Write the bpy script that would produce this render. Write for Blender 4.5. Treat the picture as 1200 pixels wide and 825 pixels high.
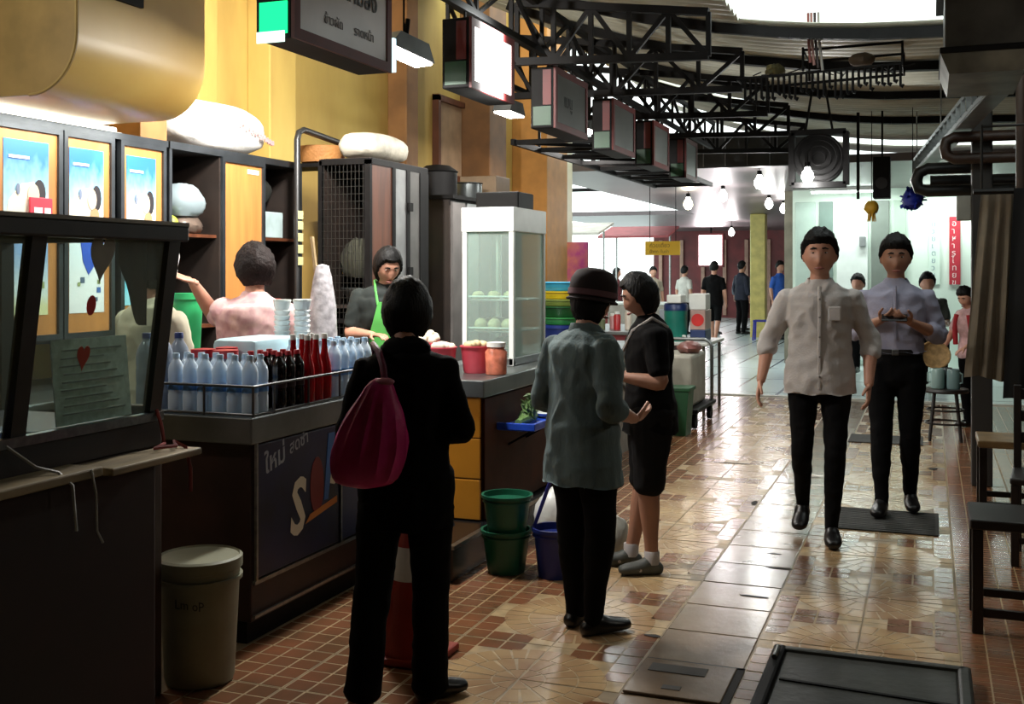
import bpy, bmesh, math, random
from mathutils import Vector, Matrix, Euler, noise
random.seed(7)
for o in list(bpy.data.objects): bpy.data.objects.remove(o)
SC = bpy.context.scene
COL = SC.collection
PI = math.pi

# ------------------------------------------------------------------ camera
cam_d = bpy.data.cameras.new('camera'); cam = bpy.data.objects.new('camera', cam_d); COL.objects.link(cam)
cam.location = (0, 0, 1.55)
YAW = 0.360456                                    # the lens looks 20.65 degrees left of the lane
cam.rotation_euler = (PI/2, 0, YAW)
cam_d.sensor_width = 36; cam_d.lens = 1300/1200*36
cam_d.shift_y = -(412.5-318)/1200
cam_d.clip_end = 200
SC.camera = cam

# ------------------------------------------------------------------ world: bright overcast sky seen through the roof gaps
wd = bpy.data.worlds.new('overcast_sky'); SC.world = wd; wd.use_nodes = True
bg = wd.node_tree.nodes['Background']
bg.inputs[0].default_value = (0.90, 1.0, 0.97, 1); bg.inputs[1].default_value = 1.8
SC.view_settings.view_transform = 'Standard'; SC.view_settings.look = 'None'
SC.view_settings.gamma = 1; SC.view_settings.use_curve_mapping = False
SC.view_settings.exposure = 0.55

# ------------------------------------------------------------------ materials
MATS = {}
def _lin(c):
    return tuple((x/12.92 if x <= .04045 else ((x+.055)/1.055)**2.4) for x in c)
def M(name, col, rough=.6, metal=0, var=.18, scale=6, bump=.0, bscale=60, col2=None, spec=.5, world=False, stretch=(1,1,1), sheen=0):
    """procedural principled material; col is an sRGB triple, mottled with noise"""
    if name in MATS: return MATS[name]
    m = bpy.data.materials.new(name); m.use_nodes = True; MATS[name] = m
    nt = m.node_tree; N = nt.nodes; L = nt.links
    b = N['Principled BSDF']
    c = _lin(col); c2 = _lin(col2) if col2 else tuple(x*(1-var*1.6) for x in c)
    if world: tc = N.new('ShaderNodeNewGeometry').outputs['Position']
    else: tc = N.new('ShaderNodeTexCoord').outputs['Object']
    mp = N.new('ShaderNodeMapping'); L.new(tc, mp.inputs[0]); mp.inputs['Scale'].default_value = stretch
    nz = N.new('ShaderNodeTexNoise'); nz.inputs['Scale'].default_value = scale; nz.inputs['Detail'].default_value = 5
    L.new(mp.outputs[0], nz.inputs[0])
    rp = N.new('ShaderNodeValToRGB'); rp.color_ramp.elements[0].position = .35; rp.color_ramp.elements[1].position = .68
    rp.color_ramp.elements[0].color = (*c2, 1); rp.color_ramp.elements[1].color = (*c, 1)
    L.new(nz.outputs[0], rp.inputs[0]); L.new(rp.outputs[0], b.inputs['Base Color'])
    b.inputs['Roughness'].default_value = rough; b.inputs['Metallic'].default_value = metal
    b.inputs['Specular IOR Level'].default_value = spec
    if sheen: b.inputs['Sheen Weight'].default_value = sheen
    if bump:
        n2 = N.new('ShaderNodeTexNoise'); n2.inputs['Scale'].default_value = bscale; n2.inputs['Detail'].default_value = 4
        L.new(mp.outputs[0], n2.inputs[0])
        bp = N.new('ShaderNodeBump'); bp.inputs['Strength'].default_value = bump; bp.inputs['Distance'].default_value = .01
        L.new(n2.outputs[0], bp.inputs['Height']); L.new(bp.outputs[0], b.inputs['Normal'])
    return m
def EM(name, col, strength):
    if name in MATS: return MATS[name]
    m = bpy.data.materials.new(name); m.use_nodes = True; MATS[name] = m
    nt = m.node_tree; nt.nodes.remove(nt.nodes['Principled BSDF'])
    e = nt.nodes.new('ShaderNodeEmission'); e.inputs[0].default_value = (*_lin(col), 1); e.inputs[1].default_value = strength
    nt.links.new(e.outputs[0], nt.nodes['Material Output'].inputs[0])
    return m
def GLASS(name, col=(.9,.95,.93), clear=.86, rough=.05, body=None):
    """thin see-through pane or plastic: transparent mixed with gloss (and a little body colour)"""
    if name in MATS: return MATS[name]
    m = bpy.data.materials.new(name); m.use_nodes = True; MATS[name] = m
    nt = m.node_tree; N = nt.nodes; L = nt.links
    b = N['Principled BSDF']; b.inputs['Base Color'].default_value = (*_lin(body or col), 1); b.inputs['Roughness'].default_value = rough
    t = N.new('ShaderNodeBsdfTransparent'); t.inputs[0].default_value = (*_lin(col), 1)
    mx = N.new('ShaderNodeMixShader'); fr = N.new('ShaderNodeLayerWeight'); pw = N.new('ShaderNodeMath'); pw.operation = 'POWER'; pw.inputs[1].default_value = 4; L.new(fr.outputs['Facing'], pw.inputs[0])
    ma = N.new('ShaderNodeMath'); ma.operation = 'ADD'; ma.use_clamp = True; ma.inputs[1].default_value = 1-clear
    L.new(pw.outputs[0], ma.inputs[0]); L.new(ma.outputs[0], mx.inputs[0])
    L.new(t.outputs[0], mx.inputs[1]); L.new(b.outputs[0], mx.inputs[2]); L.new(mx.outputs[0], N['Material Output'].inputs[0])
    return m

# ------------------------------------------------------------------ object helpers
def tag(o, label=None, cat=None, group=None, kind=None):
    if label: o['label'] = label
    if cat: o['category'] = cat
    if group: o['group'] = group
    if kind: o['kind'] = kind
    return o
def T(name, label, cat, loc=(0,0,0), rz=0, group=None):
    o = bpy.data.objects.new(name, None); COL.objects.link(o); o.empty_display_size = .1
    o.location = loc; o.rotation_euler = (0,0,rz)
    return tag(o, label, cat, group)
def link(name, me, mat, parent=None):
    o = bpy.data.objects.new(name, me); COL.objects.link(o)
    if mat is not None and not me.materials: me.materials.append(mat)
    if parent: o.parent = parent
    return o
def wmat(o):
    m = Matrix.Translation(o.location) @ o.rotation_euler.to_matrix().to_4x4()
    return wmat(o.parent) @ m if o.parent else m
def dup(root, loc=None, rz=None, label=None, group=None):
    r = root.copy(); COL.objects.link(r)
    if loc is not None: r.location = loc
    if rz is not None: r.rotation_euler = (0,0,rz)
    if label: r['label'] = label
    if group: r['group'] = group
    def rec(src, dst):
        for ch in list(src.children):
            c = ch.copy(); COL.objects.link(c); c.parent = dst; rec(ch, c)
    rec(root, r)
    return r

class MB:
    def __init__(s): s.v = []; s.f = []; s.mi = []; s.cur = 0
    def add(s, vs, fs):
        n = len(s.v); s.v += [Vector(v) for v in vs]
        s.f += [tuple(i+n for i in f) for f in fs]; s.mi += [s.cur]*len(fs); return s
    def mat(s, i): s.cur = i; return s
    def box(s, a, b):
        x0,y0,z0 = a; x1,y1,z1 = b
        return s.add([(x0,y0,z0),(x1,y0,z0),(x1,y1,z0),(x0,y1,z0),(x0,y0,z1),(x1,y0,z1),(x1,y1,z1),(x0,y1,z1)],
            [(0,3,2,1),(4,5,6,7),(0,1,5,4),(1,2,6,5),(2,3,7,6),(3,0,4,7)])
    def bbox(s, a, b, r=.01):
        """box with chamfered edges"""
        bm = bmesh.new(); bmesh.ops.create_cube(bm, size=1)
        for v in bm.verts: v.co = Vector([(a[i]+b[i])/2 + v.co[i]*(b[i]-a[i]) for i in range(3)])
        bmesh.ops.bevel(bm, geom=list(bm.edges), offset=min(r, .45*min(b[i]-a[i] for i in range(3))), segments=2, affect='EDGES', profile=.5)
        bm.verts.index_update()
        s.add([v.co.copy() for v in bm.verts], [[v.index for v in f.verts] for f in bm.faces]); bm.free(); return s
    def bar(s, p, q, w, h=None, up=(0,0,1)):
        """rectangular bar from p to q"""
        h = h or w; p = Vector(p); q = Vector(q); t = (q-p).normalized(); up = Vector(up)
        if abs(t.dot(up)) > .98: up = Vector((0,1,0))
        a = t.cross(up).normalized()*w/2; b = a.cross(t).normalized()*h/2
        vs = []
        for c in (p,q): vs += [c-a-b, c+a-b, c+a+b, c-a+b]
        return s.add(vs, [(0,1,2,3),(7,6,5,4),(0,4,5,1),(1,5,6,2),(2,6,7,3),(3,7,4,0)])
    def ring_tube(s, rings, closed_path=False):
        n = len(rings[0]); vs = [p for r in rings for p in r]; fs = []
        m = len(rings)
        for i in range(m if closed_path else m-1):
            j = (i+1) % m
            for k in range(n):
                l = (k+1) % n; fs.append((i*n+k, i*n+l, j*n+l, j*n+k))
        if not closed_path:
            fs.append(tuple(range(n-1,-1,-1))); fs.append(tuple((m-1)*n+k for k in range(n)))
        return s.add(vs, fs)
    def tube(s, path, r, n=8, closed=False):
        pts = [Vector(p) for p in path]; rr = r if isinstance(r,(list,tuple)) else [r]*len(pts)
        rings = []; a = None; m = len(pts)
        for i,p in enumerate(pts):
            if closed: t = (pts[(i+1)%m]-pts[i-1]).normalized()
            else: t = (pts[min(i+1,m-1)]-pts[max(i-1,0)]).normalized()
            if a is None:
                a = Vector((0,0,1)) if abs(t.z) < .9 else Vector((1,0,0))
            a = (a - t*a.dot(t)).normalized(); b = t.cross(a)
            rings.append([p + (a*math.cos(2*PI*k/n)+b*math.sin(2*PI*k/n))*rr[i] for k in range(n)])
        return s.ring_tube(rings, closed)
    def cyl(s, p, q, r, r2=None, n=16): return s.tube([p,q], [r, r if r2 is None else r2], n)
    def lathe(s, prof, n=20, c=(0,0,0), axis='z'):
        """profile [(r,z)...] around the vertical through c"""
        rings = []
        for r,z in prof:
            ring = []
            for k in range(n):
                a = 2*PI*k/n; x,y,w = r*math.cos(a), r*math.sin(a), z
                if axis == 'z': q = (x,y,w)
                elif axis == 'y': q = (x,w,y)
                else: q = (w,x,y)
                ring.append(Vector(c)+Vector(q))
            rings.append(ring)
        return s.ring_tube(rings)
    def ball(s, c, r, nu=14, nv=9, fn=None):
        r = (r,r,r) if not isinstance(r,(tuple,list)) else r
        vs = []; fs = []
        for i in range(1,nv):
            for k in range(nu):
                th = PI*i/nv; ph = 2*PI*k/nu
                d = Vector((math.sin(th)*math.cos(ph), math.sin(th)*math.sin(ph), math.cos(th)))
                f = fn(d) if fn else 1
                vs.append(Vector(c)+Vector((d.x*r[0]*f, d.y*r[1]*f, d.z*r[2]*f)))
        top = len(vs); vs.append(Vector(c)+Vector((0,0,r[2]*(fn(Vector((0,0,1))) if fn else 1))))
        bot = len(vs); vs.append(Vector(c)-Vector((0,0,r[2]*(fn(Vector((0,0,-1))) if fn else 1))))
        for i in range(nv-2):
            for k in range(nu):
                l = (k+1)%nu; fs.append((i*nu+k, (i+1)*nu+k, (i+1)*nu+l, i*nu+l))
        for k in range(nu):
            l = (k+1)%nu; fs.append((top, k, l)); fs.append((bot, (nv-2)*nu+l, (nv-2)*nu+k))
        return s.add(vs, fs)
    def prism(s, poly, a, b, axis):
        """extrude a 2-D polygon between a and b along an axis ('x': poly is (y,z); 'y': (x,z); 'z': (x,y))"""
        n = len(poly); vs = []
        for t in (a,b):
            for p,q in poly: vs.append({'x':(t,p,q),'y':(p,t,q),'z':(p,q,t)}[axis])
        return s.add(vs, [tuple(range(n-1,-1,-1)), tuple(range(n,2*n))] + [(k,(k+1)%n,n+(k+1)%n,n+k) for k in range(n)])
    def me(s, name='m', smooth=False):
        me = bpy.data.meshes.new(name); me.from_pydata([tuple(v) for v in s.v], [], s.f)
        if any(s.mi): me.polygons.foreach_set('material_index', s.mi)
        bm = bmesh.new(); bm.from_mesh(me); bmesh.ops.recalc_face_normals(bm, faces=bm.faces); bm.to_mesh(me); bm.free()
        if smooth:
            me.polygons.foreach_set('use_smooth', [True]*len(me.polygons))
            try: me.set_sharp_from_angle(angle=math.radians(42))
            except Exception: pass
        return me
    def build(s, name, mat, parent=None, smooth=False, world=True, mats=None):
        """world=True: coordinates are scene coordinates even under a parent"""
        if world and parent:
            inv = wmat(parent).inverted(); s.v = [inv @ v for v in s.v]
        me = s.me(name, smooth)
        for m in (mats or [mat]): me.materials.append(m)
        o = bpy.data.objects.new(name, me); COL.objects.link(o)
        if parent: o.parent = parent
        return o
def L_(s): s.world = False; return s

def solo(name, mb, mat, label, cat, group=None, loc=(0,0,0), rz=0, smooth=False):
    o = mb.build(name, mat, None, smooth); o.location = loc; o.rotation_euler = (0,0,rz)
    return tag(o, label, cat, group)
def part(name, mb, mat, parent, smooth=False, world=True, label=None):
    o = mb.build(name, mat, parent, smooth, world)
    if label: o['label'] = label
    return o
def struct(name, mb, mat, label=None, smooth=False):
    o = mb.build(name, mat, None, smooth); return tag(o, label, None, None, 'structure')
def text(name, s, size, mat, loc, normal='x', parent=None, shear=0, bold=0, roll=0, align='LEFT', sx=1):
    """flat lettering lying on a wall whose outward normal is +x ('x') or -y ('-y')"""
    cu = bpy.data.curves.new(name, 'FONT'); cu.body = s; cu.size = size; cu.extrude = .0008; cu.shear = shear; cu.offset = bold; cu.align_x = align
    cu.resolution_u = 2
    ob = bpy.data.objects.new(name, cu); COL.objects.link(ob)
    dg = bpy.context.evaluated_depsgraph_get(); me = bpy.data.meshes.new_from_object(ob.evaluated_get(dg))
    bpy.data.objects.remove(ob)
    R = {'x': Matrix(((0,0,1),(1,0,0),(0,1,0))), '-y': Matrix(((1,0,0),(0,0,-1),(0,1,0))), 'z': Matrix.Identity(3)}[normal]
    R4 = Matrix.Translation(Vector(loc)) @ R.to_4x4() @ Matrix.Rotation(roll,4,'Z') @ Matrix.Diagonal((sx,1,1,1))
    me.transform(R4)
    if parent: me.transform(wmat(parent).inverted())
    me.materials.clear(); me.materials.append(mat)
    o = bpy.data.objects.new(name, me); COL.objects.link(o); o.parent = parent
    return o
def lamp(kind, loc, energy, col=(1,1,1), size=.1, size_y=None, rot=(0,0,0), name='lamp_light', parent=None, spread=None):
    d = bpy.data.lights.new(name, kind); d.energy = energy; d.color = col
    if kind == 'AREA':
        d.size = size
        if size_y: d.shape = 'RECTANGLE'; d.size_y = size_y
        if spread: d.spread = spread
    elif kind == 'POINT': d.shadow_soft_size = size
    o = bpy.data.objects.new(name, d); COL.objects.link(o); o.location = loc; o.rotation_euler = rot
    if parent:
        o.location = wmat(parent).inverted() @ Vector(loc); o.parent = parent
    return o
# ================================================================== SETTING
P_ = .395                                         # floor tile pitch
m_grout = M('tile_grout', (.72,.62,.46), .40, var=.3, scale=14, world=True)
m_brick = M('tile_brick_relief', (.52,.33,.23), .20, var=.28, scale=5, bump=.06, bscale=40, col2=(.42,.30,.21), world=True)
m_fan = M('tile_fan_relief', (.73,.62,.46), .20, var=.2, scale=3.2, bump=.06, bscale=50, col2=(.58,.45,.33), world=True)
m_slab = M('drain_slab_stone', (.55,.48,.41), .19, var=.2, scale=4, bump=.08, bscale=30, col2=(.44,.37,.30), world=True)
m_bed = M('floor_bed_mortar', (.62,.54,.41), .5, var=.35, scale=6, world=True)
m_gap = M('floor_bed_dirt', (.10,.08,.07), .8, world=True)
m_black = M('black_painted_steel', (.065,.06,.06), .6, var=.3, scale=12, spec=.15)
m_steel = M('brushed_steel', (.62,.64,.64), .32, 1, var=.2, scale=5, stretch=(1,8,8))
m_dark = M('dark_stained_wood', (.14,.085,.06), .5, var=.35, scale=6, stretch=(1,.2,4))
m_white = M('white_paint', (.86,.88,.86), .45, var=.08)

fl = struct('floor', MB().box((-6,-3.5,-.12),(2.6,14.02,-.0022)), m_bed, 'patterned tile floor of the covered food lane')
def brick_cells(mb, keep, ny=8, g=.007):
    nx = 4
    w = (P_-.006)/nx; h = (P_-.006)/ny
    for i in range(nx):
        for j in range(ny):
            x0 = .003+i*w; y0 = .003+j*h
            if keep(x0+w/2, y0+h/2):
                mb.mat(1).box((x0+g/2, y0+g/2, -.006), (x0+w-g/2, y0+h-g/2, 0))
def tile_mesh(kind, cx=0, cy=0):
    mb = MB(); mb.mat(0).box((.003,.003,-.008),(P_-.003,P_-.003,-.0010))
    if kind == 'brick': brick_cells(mb, lambda x,y: True)
    elif kind == 'square': brick_cells(mb, lambda x,y: True, 4, .010)
    elif kind == 'slab':
        mb = MB(); mb.mat(0).bbox((.004,.004,-.008),(P_-.004,P_-.006,.001), .004)
    else:
        R0 = .315
        brick_cells(mb, lambda x,y: math.hypot(x-cx*P_, y-cy*P_) > R0+.05, 4, .009)
        mb.mat(2)
        a0 = {(0,0):0,(1,0):PI/2,(1,1):PI,(0,1):3*PI/2}[(cx,cy)]
        for ra,rb,nw in ((0,.10,2),(.106,.225,4),(.231,R0+.02,7)):
            for k in range(nw):
                t0 = a0+PI/2*k/nw+.004/max(ra,.05); t1 = a0+PI/2*(k+1)/nw-.004/max(ra,.05)
                pts = []
                for t in (t0,(t0+t1)/2,t1): pts.append((rb*math.cos(t), rb*math.sin(t)))
                if ra < .01: pts.append((0,0))
                else:
                    for t in (t1,(t0+t1)/2,t0): pts.append((ra*math.cos(t), ra*math.sin(t)))
                pts = [(min(max(cx*P_+px,.004),P_-.004), min(max(cy*P_+py,.004),P_-.004)) for px,py in pts]
                mb.prism(pts, -.006, .0, 'z')
    me = mb.me('tile')
    for m in ([m_slab] if kind == 'slab' else [m_grout, m_brick, m_fan]): me.materials.append(m)
    return me
TM = {'brick': tile_mesh('brick'), 'square': tile_mesh('square'), 'slab': tile_mesh('slab')}
for a in (0,1):
    for b in (0,1): TM[(a,b)] = tile_mesh('fan', a, b)
rt = random.Random(3)
for i in range(10):
    x = -2.65+i*P_
    for j in range(28):
        y = 4.35+(j-3)*P_
        if y+P_ > 14.02: continue
        if i == 4: k = 'slab'
        elif i in (2,3,5,6):
            cx = 1 if i in (2,5) else 0               # fan centres on the line between the two columns
            cy = 1 if (j-3) % 2 == 0 else 0           # centres at 4.745 + .79 k
            k = (cx, cy)
        else: k = 'brick' if i > 6 else 'square'
        o = link('tile', TM[k], None, fl); o.location = (x, y, rt.uniform(-.0004,.0004))
        o.rotation_euler = (rt.uniform(-.0015,.0015), rt.uniform(-.0015,.0015), 0)

# pale polished floor of the hall beyond
def far_floor_mat():
    m = M('polished_pale_tile', (.80,.86,.86), .22, var=.1, scale=1.5, world=True)
    nt = m.node_tree; N = nt.nodes; L = nt.links; b = N['Principled BSDF']
    g = N.new('ShaderNodeNewGeometry'); br = N.new('ShaderNodeTexBrick'); br.offset = 0
    br.inputs['Scale'].default_value = 1; br.inputs['Brick Width'].default_value = .6; br.inputs['Row Height'].default_value = 1.8; br.inputs['Mortar Size'].default_value = .02
    br.inputs['Color2'].default_value = br.inputs['Color1'].default_value = (*_lin((.80,.87,.87)),1); br.inputs['Mortar'].default_value = (*_lin((.42,.47,.48)),1)
    L.new(g.outputs['Position'], br.inputs[0]); L.new(br.outputs[0], b.inputs['Base Color'])
    return m
struct('floor', MB().box((-18,14.03,-.12),(3,46,.004)), far_floor_mat(), 'pale polished tile floor of the hall beyond the lane')
struct('trim_1', MB().bbox((-6,13.98,-.05),(2.6,14.06,.012), .004), M('threshold_stone', (.8,.8,.76), .4), 'pale stone threshold strip across the lane')

# walls
m_yellow = M('yellow_wall_plaster', (.81,.70,.38), .7, var=.3, scale=1.6, bump=.15, bscale=18, col2=(.68,.55,.28), stretch=(1,1,.35), world=True)
m_tan = M('tan_wall_plaster', (.66,.47,.27), .7, var=.3, scale=2, bump=.15, bscale=18, world=True)
m_gloom = M('dark_block_wall', (.20,.17,.14), .8, var=.3, scale=3, bump=.2, bscale=20, world=True)
struct('wall_left', MB().box((-4.9,-3.4,0),(-4.75,13.4,5.4)), m_yellow, 'stained yellow plaster wall behind the food stalls')
struct('wall_right', MB().box((1.7,-3.4,0),(1.85,18.95,3.5)), m_gloom, 'dark wall behind the tables')
struct('wall_back', MB().box((-4.75,-3.4,0),(1.7,-3.25,4.4)), m_gloom, 'dark wall at the near end of the lane')
def pilaster(y0, y1, d, mat, n, lab):
    struct('trim_%d' % n, MB().bbox((-4.75,y0,0),(-4.75+d,y1,5.3), .01), mat, lab)
pilaster(7.02,7.38,.20,m_yellow,2,'yellow plaster pilaster beside the tall cabinet')
pilaster(6.30,6.52,.10,m_yellow,3,'narrow yellow pilaster with drip stains')
pilaster(9.3,9.55,.2,m_tan,4,'brown pilaster behind the hanging signs')
pilaster(11.0,11.5,.35,M('brown_column_paint',(.50,.34,.18),.6),5,'brown column by the bright opening')
pilaster(12.6,13.4,.45,M('orange_column_paint',(.80,.56,.28),.6,var=.12),6,'orange column at the end of the yellow wall')

m_cream = M('cream_post_paint',(.90,.87,.74),.5,var=.06)
struct('trim_12', MB().bbox((-4.78,13.95,0),(-4.50,14.25,3.6),.01), m_cream, 'cream post standing past the orange column')
struct('trim_13', MB().bbox((-5.6,15.6,0),(-5.3,15.9,3.5),.01), M('white_post_paint',(.90,.91,.88),.5,var=.06), 'white post in the bright opening')
struct('trim_14', MB().bbox((-6.05,17.7,0),(-5.75,18.0,3.5),.01), M('grey_post_paint',(.66,.69,.68),.5,var=.06), 'pale grey post farther into the bright opening')
# corrugated roof of separate sheets, rib lines running across the lane
def roofz(x): return 3.2+.07*max(0,-x)**1.9-.03*max(0,x)
m_roof = M('grey_corrugated_roof', (.80,.80,.74), .5, var=.3, scale=2.2, col2=(.66,.66,.60), world=True)
ceil = bpy.data.objects.new('ceiling', None); COL.objects.link(ceil); ceil.location = (0,5,3.2)
tag(ceil, 'curved corrugated metal roof over the lane', None, None, 'structure')
def sheet(x0, x1, y0, y1):
    nx = max(3, int((x1-x0)/.3)); ny = int((y1-y0)/.025)
    vs = []; fs = []
    for j in range(ny+1):
        y = y0+(y1-y0)*j/ny
        for i in range(nx+1):
            x = x0+(x1-x0)*i/nx; vs.append((x, y, roofz(x)+.016*math.sin(2*PI*y/.15)))
    for j in range(ny):
        for i in range(nx):
            a = j*(nx+1)+i; fs.append((a,a+1,a+nx+2,a+nx+1))
    o = part('roof_sheet', MB().add(vs,fs), m_roof, ceil, True)
    sm = o.modifiers.new('thick','SOLIDIFY'); sm.thickness = .006
    return o
y = -3.3
ys = [-3.3+.85*k for k in range(11)] + [6.05]      # sheets up to the first skylight slot
for k in range(11): sheet(-4.74, 1.69, ys[k], ys[k+1]+.03)
sheet(-4.74,1.69,6.05,6.45); sheet(-4.74,-1.25,6.43,6.95); sheet(-4.74,-1.25,6.92,7.85)
yy = 7.85
while yy < 14.7:
    y1 = min(yy+.85, 14.75)
    if yy > 10.0:
        if 11.8 < yy < 12.6: sheet(-3.0,1.69,yy+.30,y1+.02); sheet(-1.9,1.69,yy,yy+.32); sheet(-3.55,-2.9,yy,y1)
        else: sheet(-3.55,1.69,yy,y1+.02)
    else: sheet(-4.74,1.69,yy,y1+.02)
    yy = y1
sheet(-3.5,1.69,15.65,16.4)
def curved_bar(name, y, x0, x1, drop, w, h):
    n = 10; mb = MB(); pts = [(x0+(x1-x0)*i/n) for i in range(n+1)]
    for i in range(n):
        a, b = pts[i], pts[i+1]
        mb.bar((a,y,roofz(a)-drop),(b,y,roofz(b)-drop), w, h)
    return part(name, mb, m_black, ceil)
for y,w in ((-1,.06),(1.2,.06),(3.6,.06),(5.98,.06),(7.9,.05),(9.2,.09),(10.7,.05),(12.5,.09)):
    curved_bar('purlin', y, -3.5, 1.69, .055, w, .07)
for x in (1.0,):
    part('rafter', MB().bar((x,-3.2,roofz(x)-.13),(x,16,roofz(x)-.13),.06,.09), m_black, ceil)

# low flat ceiling of the hall beyond, with its front beam
m_soff = M('glossy_soffit_panel', (.38,.34,.35), .38, var=.12, scale=1.2, world=True)
struct('ceiling', MB().box((-5.2,14.35,2.9),(1.69,38,3.0)), m_soff, 'low glossy panelled ceiling of the hall beyond')
struct('ceiling', MB().box((-9,26,2.9),(-5.2,38,3.0)), m_soff, 'low ceiling over the far crowd')
bm_ = struct('trim_7', MB().box((-3.45,14.25,2.88),(-1.45,14.34,3.32)), M('dark_fascia',(.11,.115,.12),.45), 'dark fascia beam at the hall entrance')
for k in range(7):
    x = -3.3+k*.28
    part('seam', MB().box((x,14.235,2.9),(x+.012,14.25,3.3)), M('seam_metal',(.4,.41,.42),.4), bm_)
# far walls
m_pale = M('pale_green_wall', (.86,.93,.88), .5, var=.06, scale=1.2, world=True)
wf = struct('wall_far', MB().box((-2.15,19,0),(1.7,19.12,2.9)), m_pale, 'brightly lit pale green wall across the hall')
for k,(x0,x1,c) in enumerate(((-2.1,-1.78,(.66,.74,.70)),(-1.72,-1.5,(.42,.50,.47)),(-1.44,-.95,(.88,.92,.90)),(-.9,-.62,(.46,.50,.47)),(-.56,-.36,(.66,.74,.68)))):
    part('panel', MB().bbox((x0,18.95,.1),(x1,19.0,2.7),.01), M('wall_panel_%d' % k, c, .4, var=.06), wf)
m_red = M('dark_red_shopfront', (.46,.14,.15), .5, var=.3, scale=2, world=True)
we = struct('wall_end', MB().box((-8.8,37,0),(-1.6,37.2,2.9)), m_red, 'dark red shop fronts closing the far end')
for k in range(9):
    x = -8.6+k*.72
    part('panel', MB().bbox((x,36.9,.1),(x+.12,37.0,2.6),.01), M('shop_post',(.70,.55,.48),.5), we)
struct('wall_side', MB().box((-2.3,19.12,0),(-2.15,37,2.9)), M('hall_side_wall',(.5,.48,.42),.6), 'plain side wall of the hall')
struct('trim_8', MB().bbox((-3.95,26.3,0),(-3.6,26.65,2.9),.02), M('yellow_post_paint',(.80,.74,.42),.4), 'pale yellow square post in the hall')
struct('trim_9', MB().bbox((-2.68,23.2,0),(-2.36,23.45,2.9),.02), M('maroon_post_paint',(.48,.10,.14),.5), 'maroon square post in the hall')
# ================================================================== LEFT SIDE: STALLS
m_alu = M('dark_aluminium', (.30,.32,.34), .4, .7, var=.2)
m_wood = M('orange_wood_panel', (.78,.52,.28), .5, var=.14, scale=3, stretch=(1,6,.6))
m_brownwood = M('brown_veneer', (.40,.22,.13), .5, var=.25, scale=4, stretch=(1,5,.6))
m_inside = M('cabinet_interior', (.16,.11,.08), .7, var=.3)
m_glass = GLASS('clear_glass')
m_stain = M('stainless_sheet', (.55,.57,.57), .36, .9, var=.25, scale=3)
def poster_mat(name, top, mid, low, edge=.5):
    m = M(name, top, .45); nt = m.node_tree; N = nt.nodes; L = nt.links; b = N['Principled BSDF']
    tc = N.new('ShaderNodeTexCoord'); sp = N.new('ShaderNodeSeparateXYZ'); L.new(tc.outputs['Generated'], sp.inputs[0])
    nz = N.new('ShaderNodeTexNoise'); nz.inputs['Scale'].default_value = 5; L.new(tc.outputs['Generated'], nz.inputs[0])
    ad = N.new('ShaderNodeMath'); ad.operation = 'MULTIPLY_ADD'; ad.inputs[1].default_value = .35; L.new(nz.outputs[0], ad.inputs[0]); L.new(sp.outputs[2], ad.inputs[2])
    rp = N.new('ShaderNodeValToRGB'); e = rp.color_ramp.elements
    e[0].position = .25; e[0].color = (*_lin(low),1); e[1].position = 1.05; e[1].color = (*_lin(top),1)
    k = e.new(edge+.12); k.color = (*_lin(mid),1)
    L.new(ad.outputs[0], rp.inputs[0]); L.new(rp.outputs[0], b.inputs['Base Color'])
    return m
pm_up = poster_mat('poster_sky_print', (.16,.44,.80), (.62,.82,.90), (.93,.92,.86))
pm_lo = poster_mat('poster_pale_print', (.55,.68,.86), (.88,.93,.94), (.90,.90,.70), .4)
pm_wh = poster_mat('poster_white_print', (.90,.94,.97), (.95,.96,.97), (.95,.95,.96))
pm_cy = poster_mat('poster_cyan_print', (.35,.75,.85), (.40,.80,.90), (.60,.85,.92))
def ink(n,c): return M('print_'+n, c, .5, var=.05)

def flat(name, poly, x, mat, parent, th=.002):
    """flat print shape on a wall facing +x; poly in (y,z)"""
    return part(name, MB().prism(poly, x, x+th, 'x'), mat, parent)
def oval(cy, cz, ry, rz, n=14): return [(cy+ry*math.cos(2*PI*k/n), cz+rz*math.sin(2*PI*k/n)) for k in range(n)]
def door(cab, y0, y1, z0, z1, x, mat=m_wood, fw=.028):
    d = part('door', MB().box((x-.012,y0+fw*.6,z0+fw*.6),(x,y1-fw*.6,z1-fw*.6)), mat, cab)
    f = MB()
    for a,b in (((x-.018,y0,z0),(x+.014,y0+fw,z1)),((x-.018,y1-fw,z0),(x+.014,y1,z1)),((x-.018,y0+fw,z0),(x+.014,y1-fw,z0+fw)),((x-.018,y0+fw,z1-fw),(x+.014,y1-fw,z1))): f.box(a,b)
    part('door_frame', f, m_alu, d)
    part('door_handle', MB().bbox((x+.012,y1-fw*.9,(z0+z1)/2-.05),(x+.026,y1-fw*.2,(z0+z1)/2+.05),.003), m_black, d)
    return d
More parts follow.
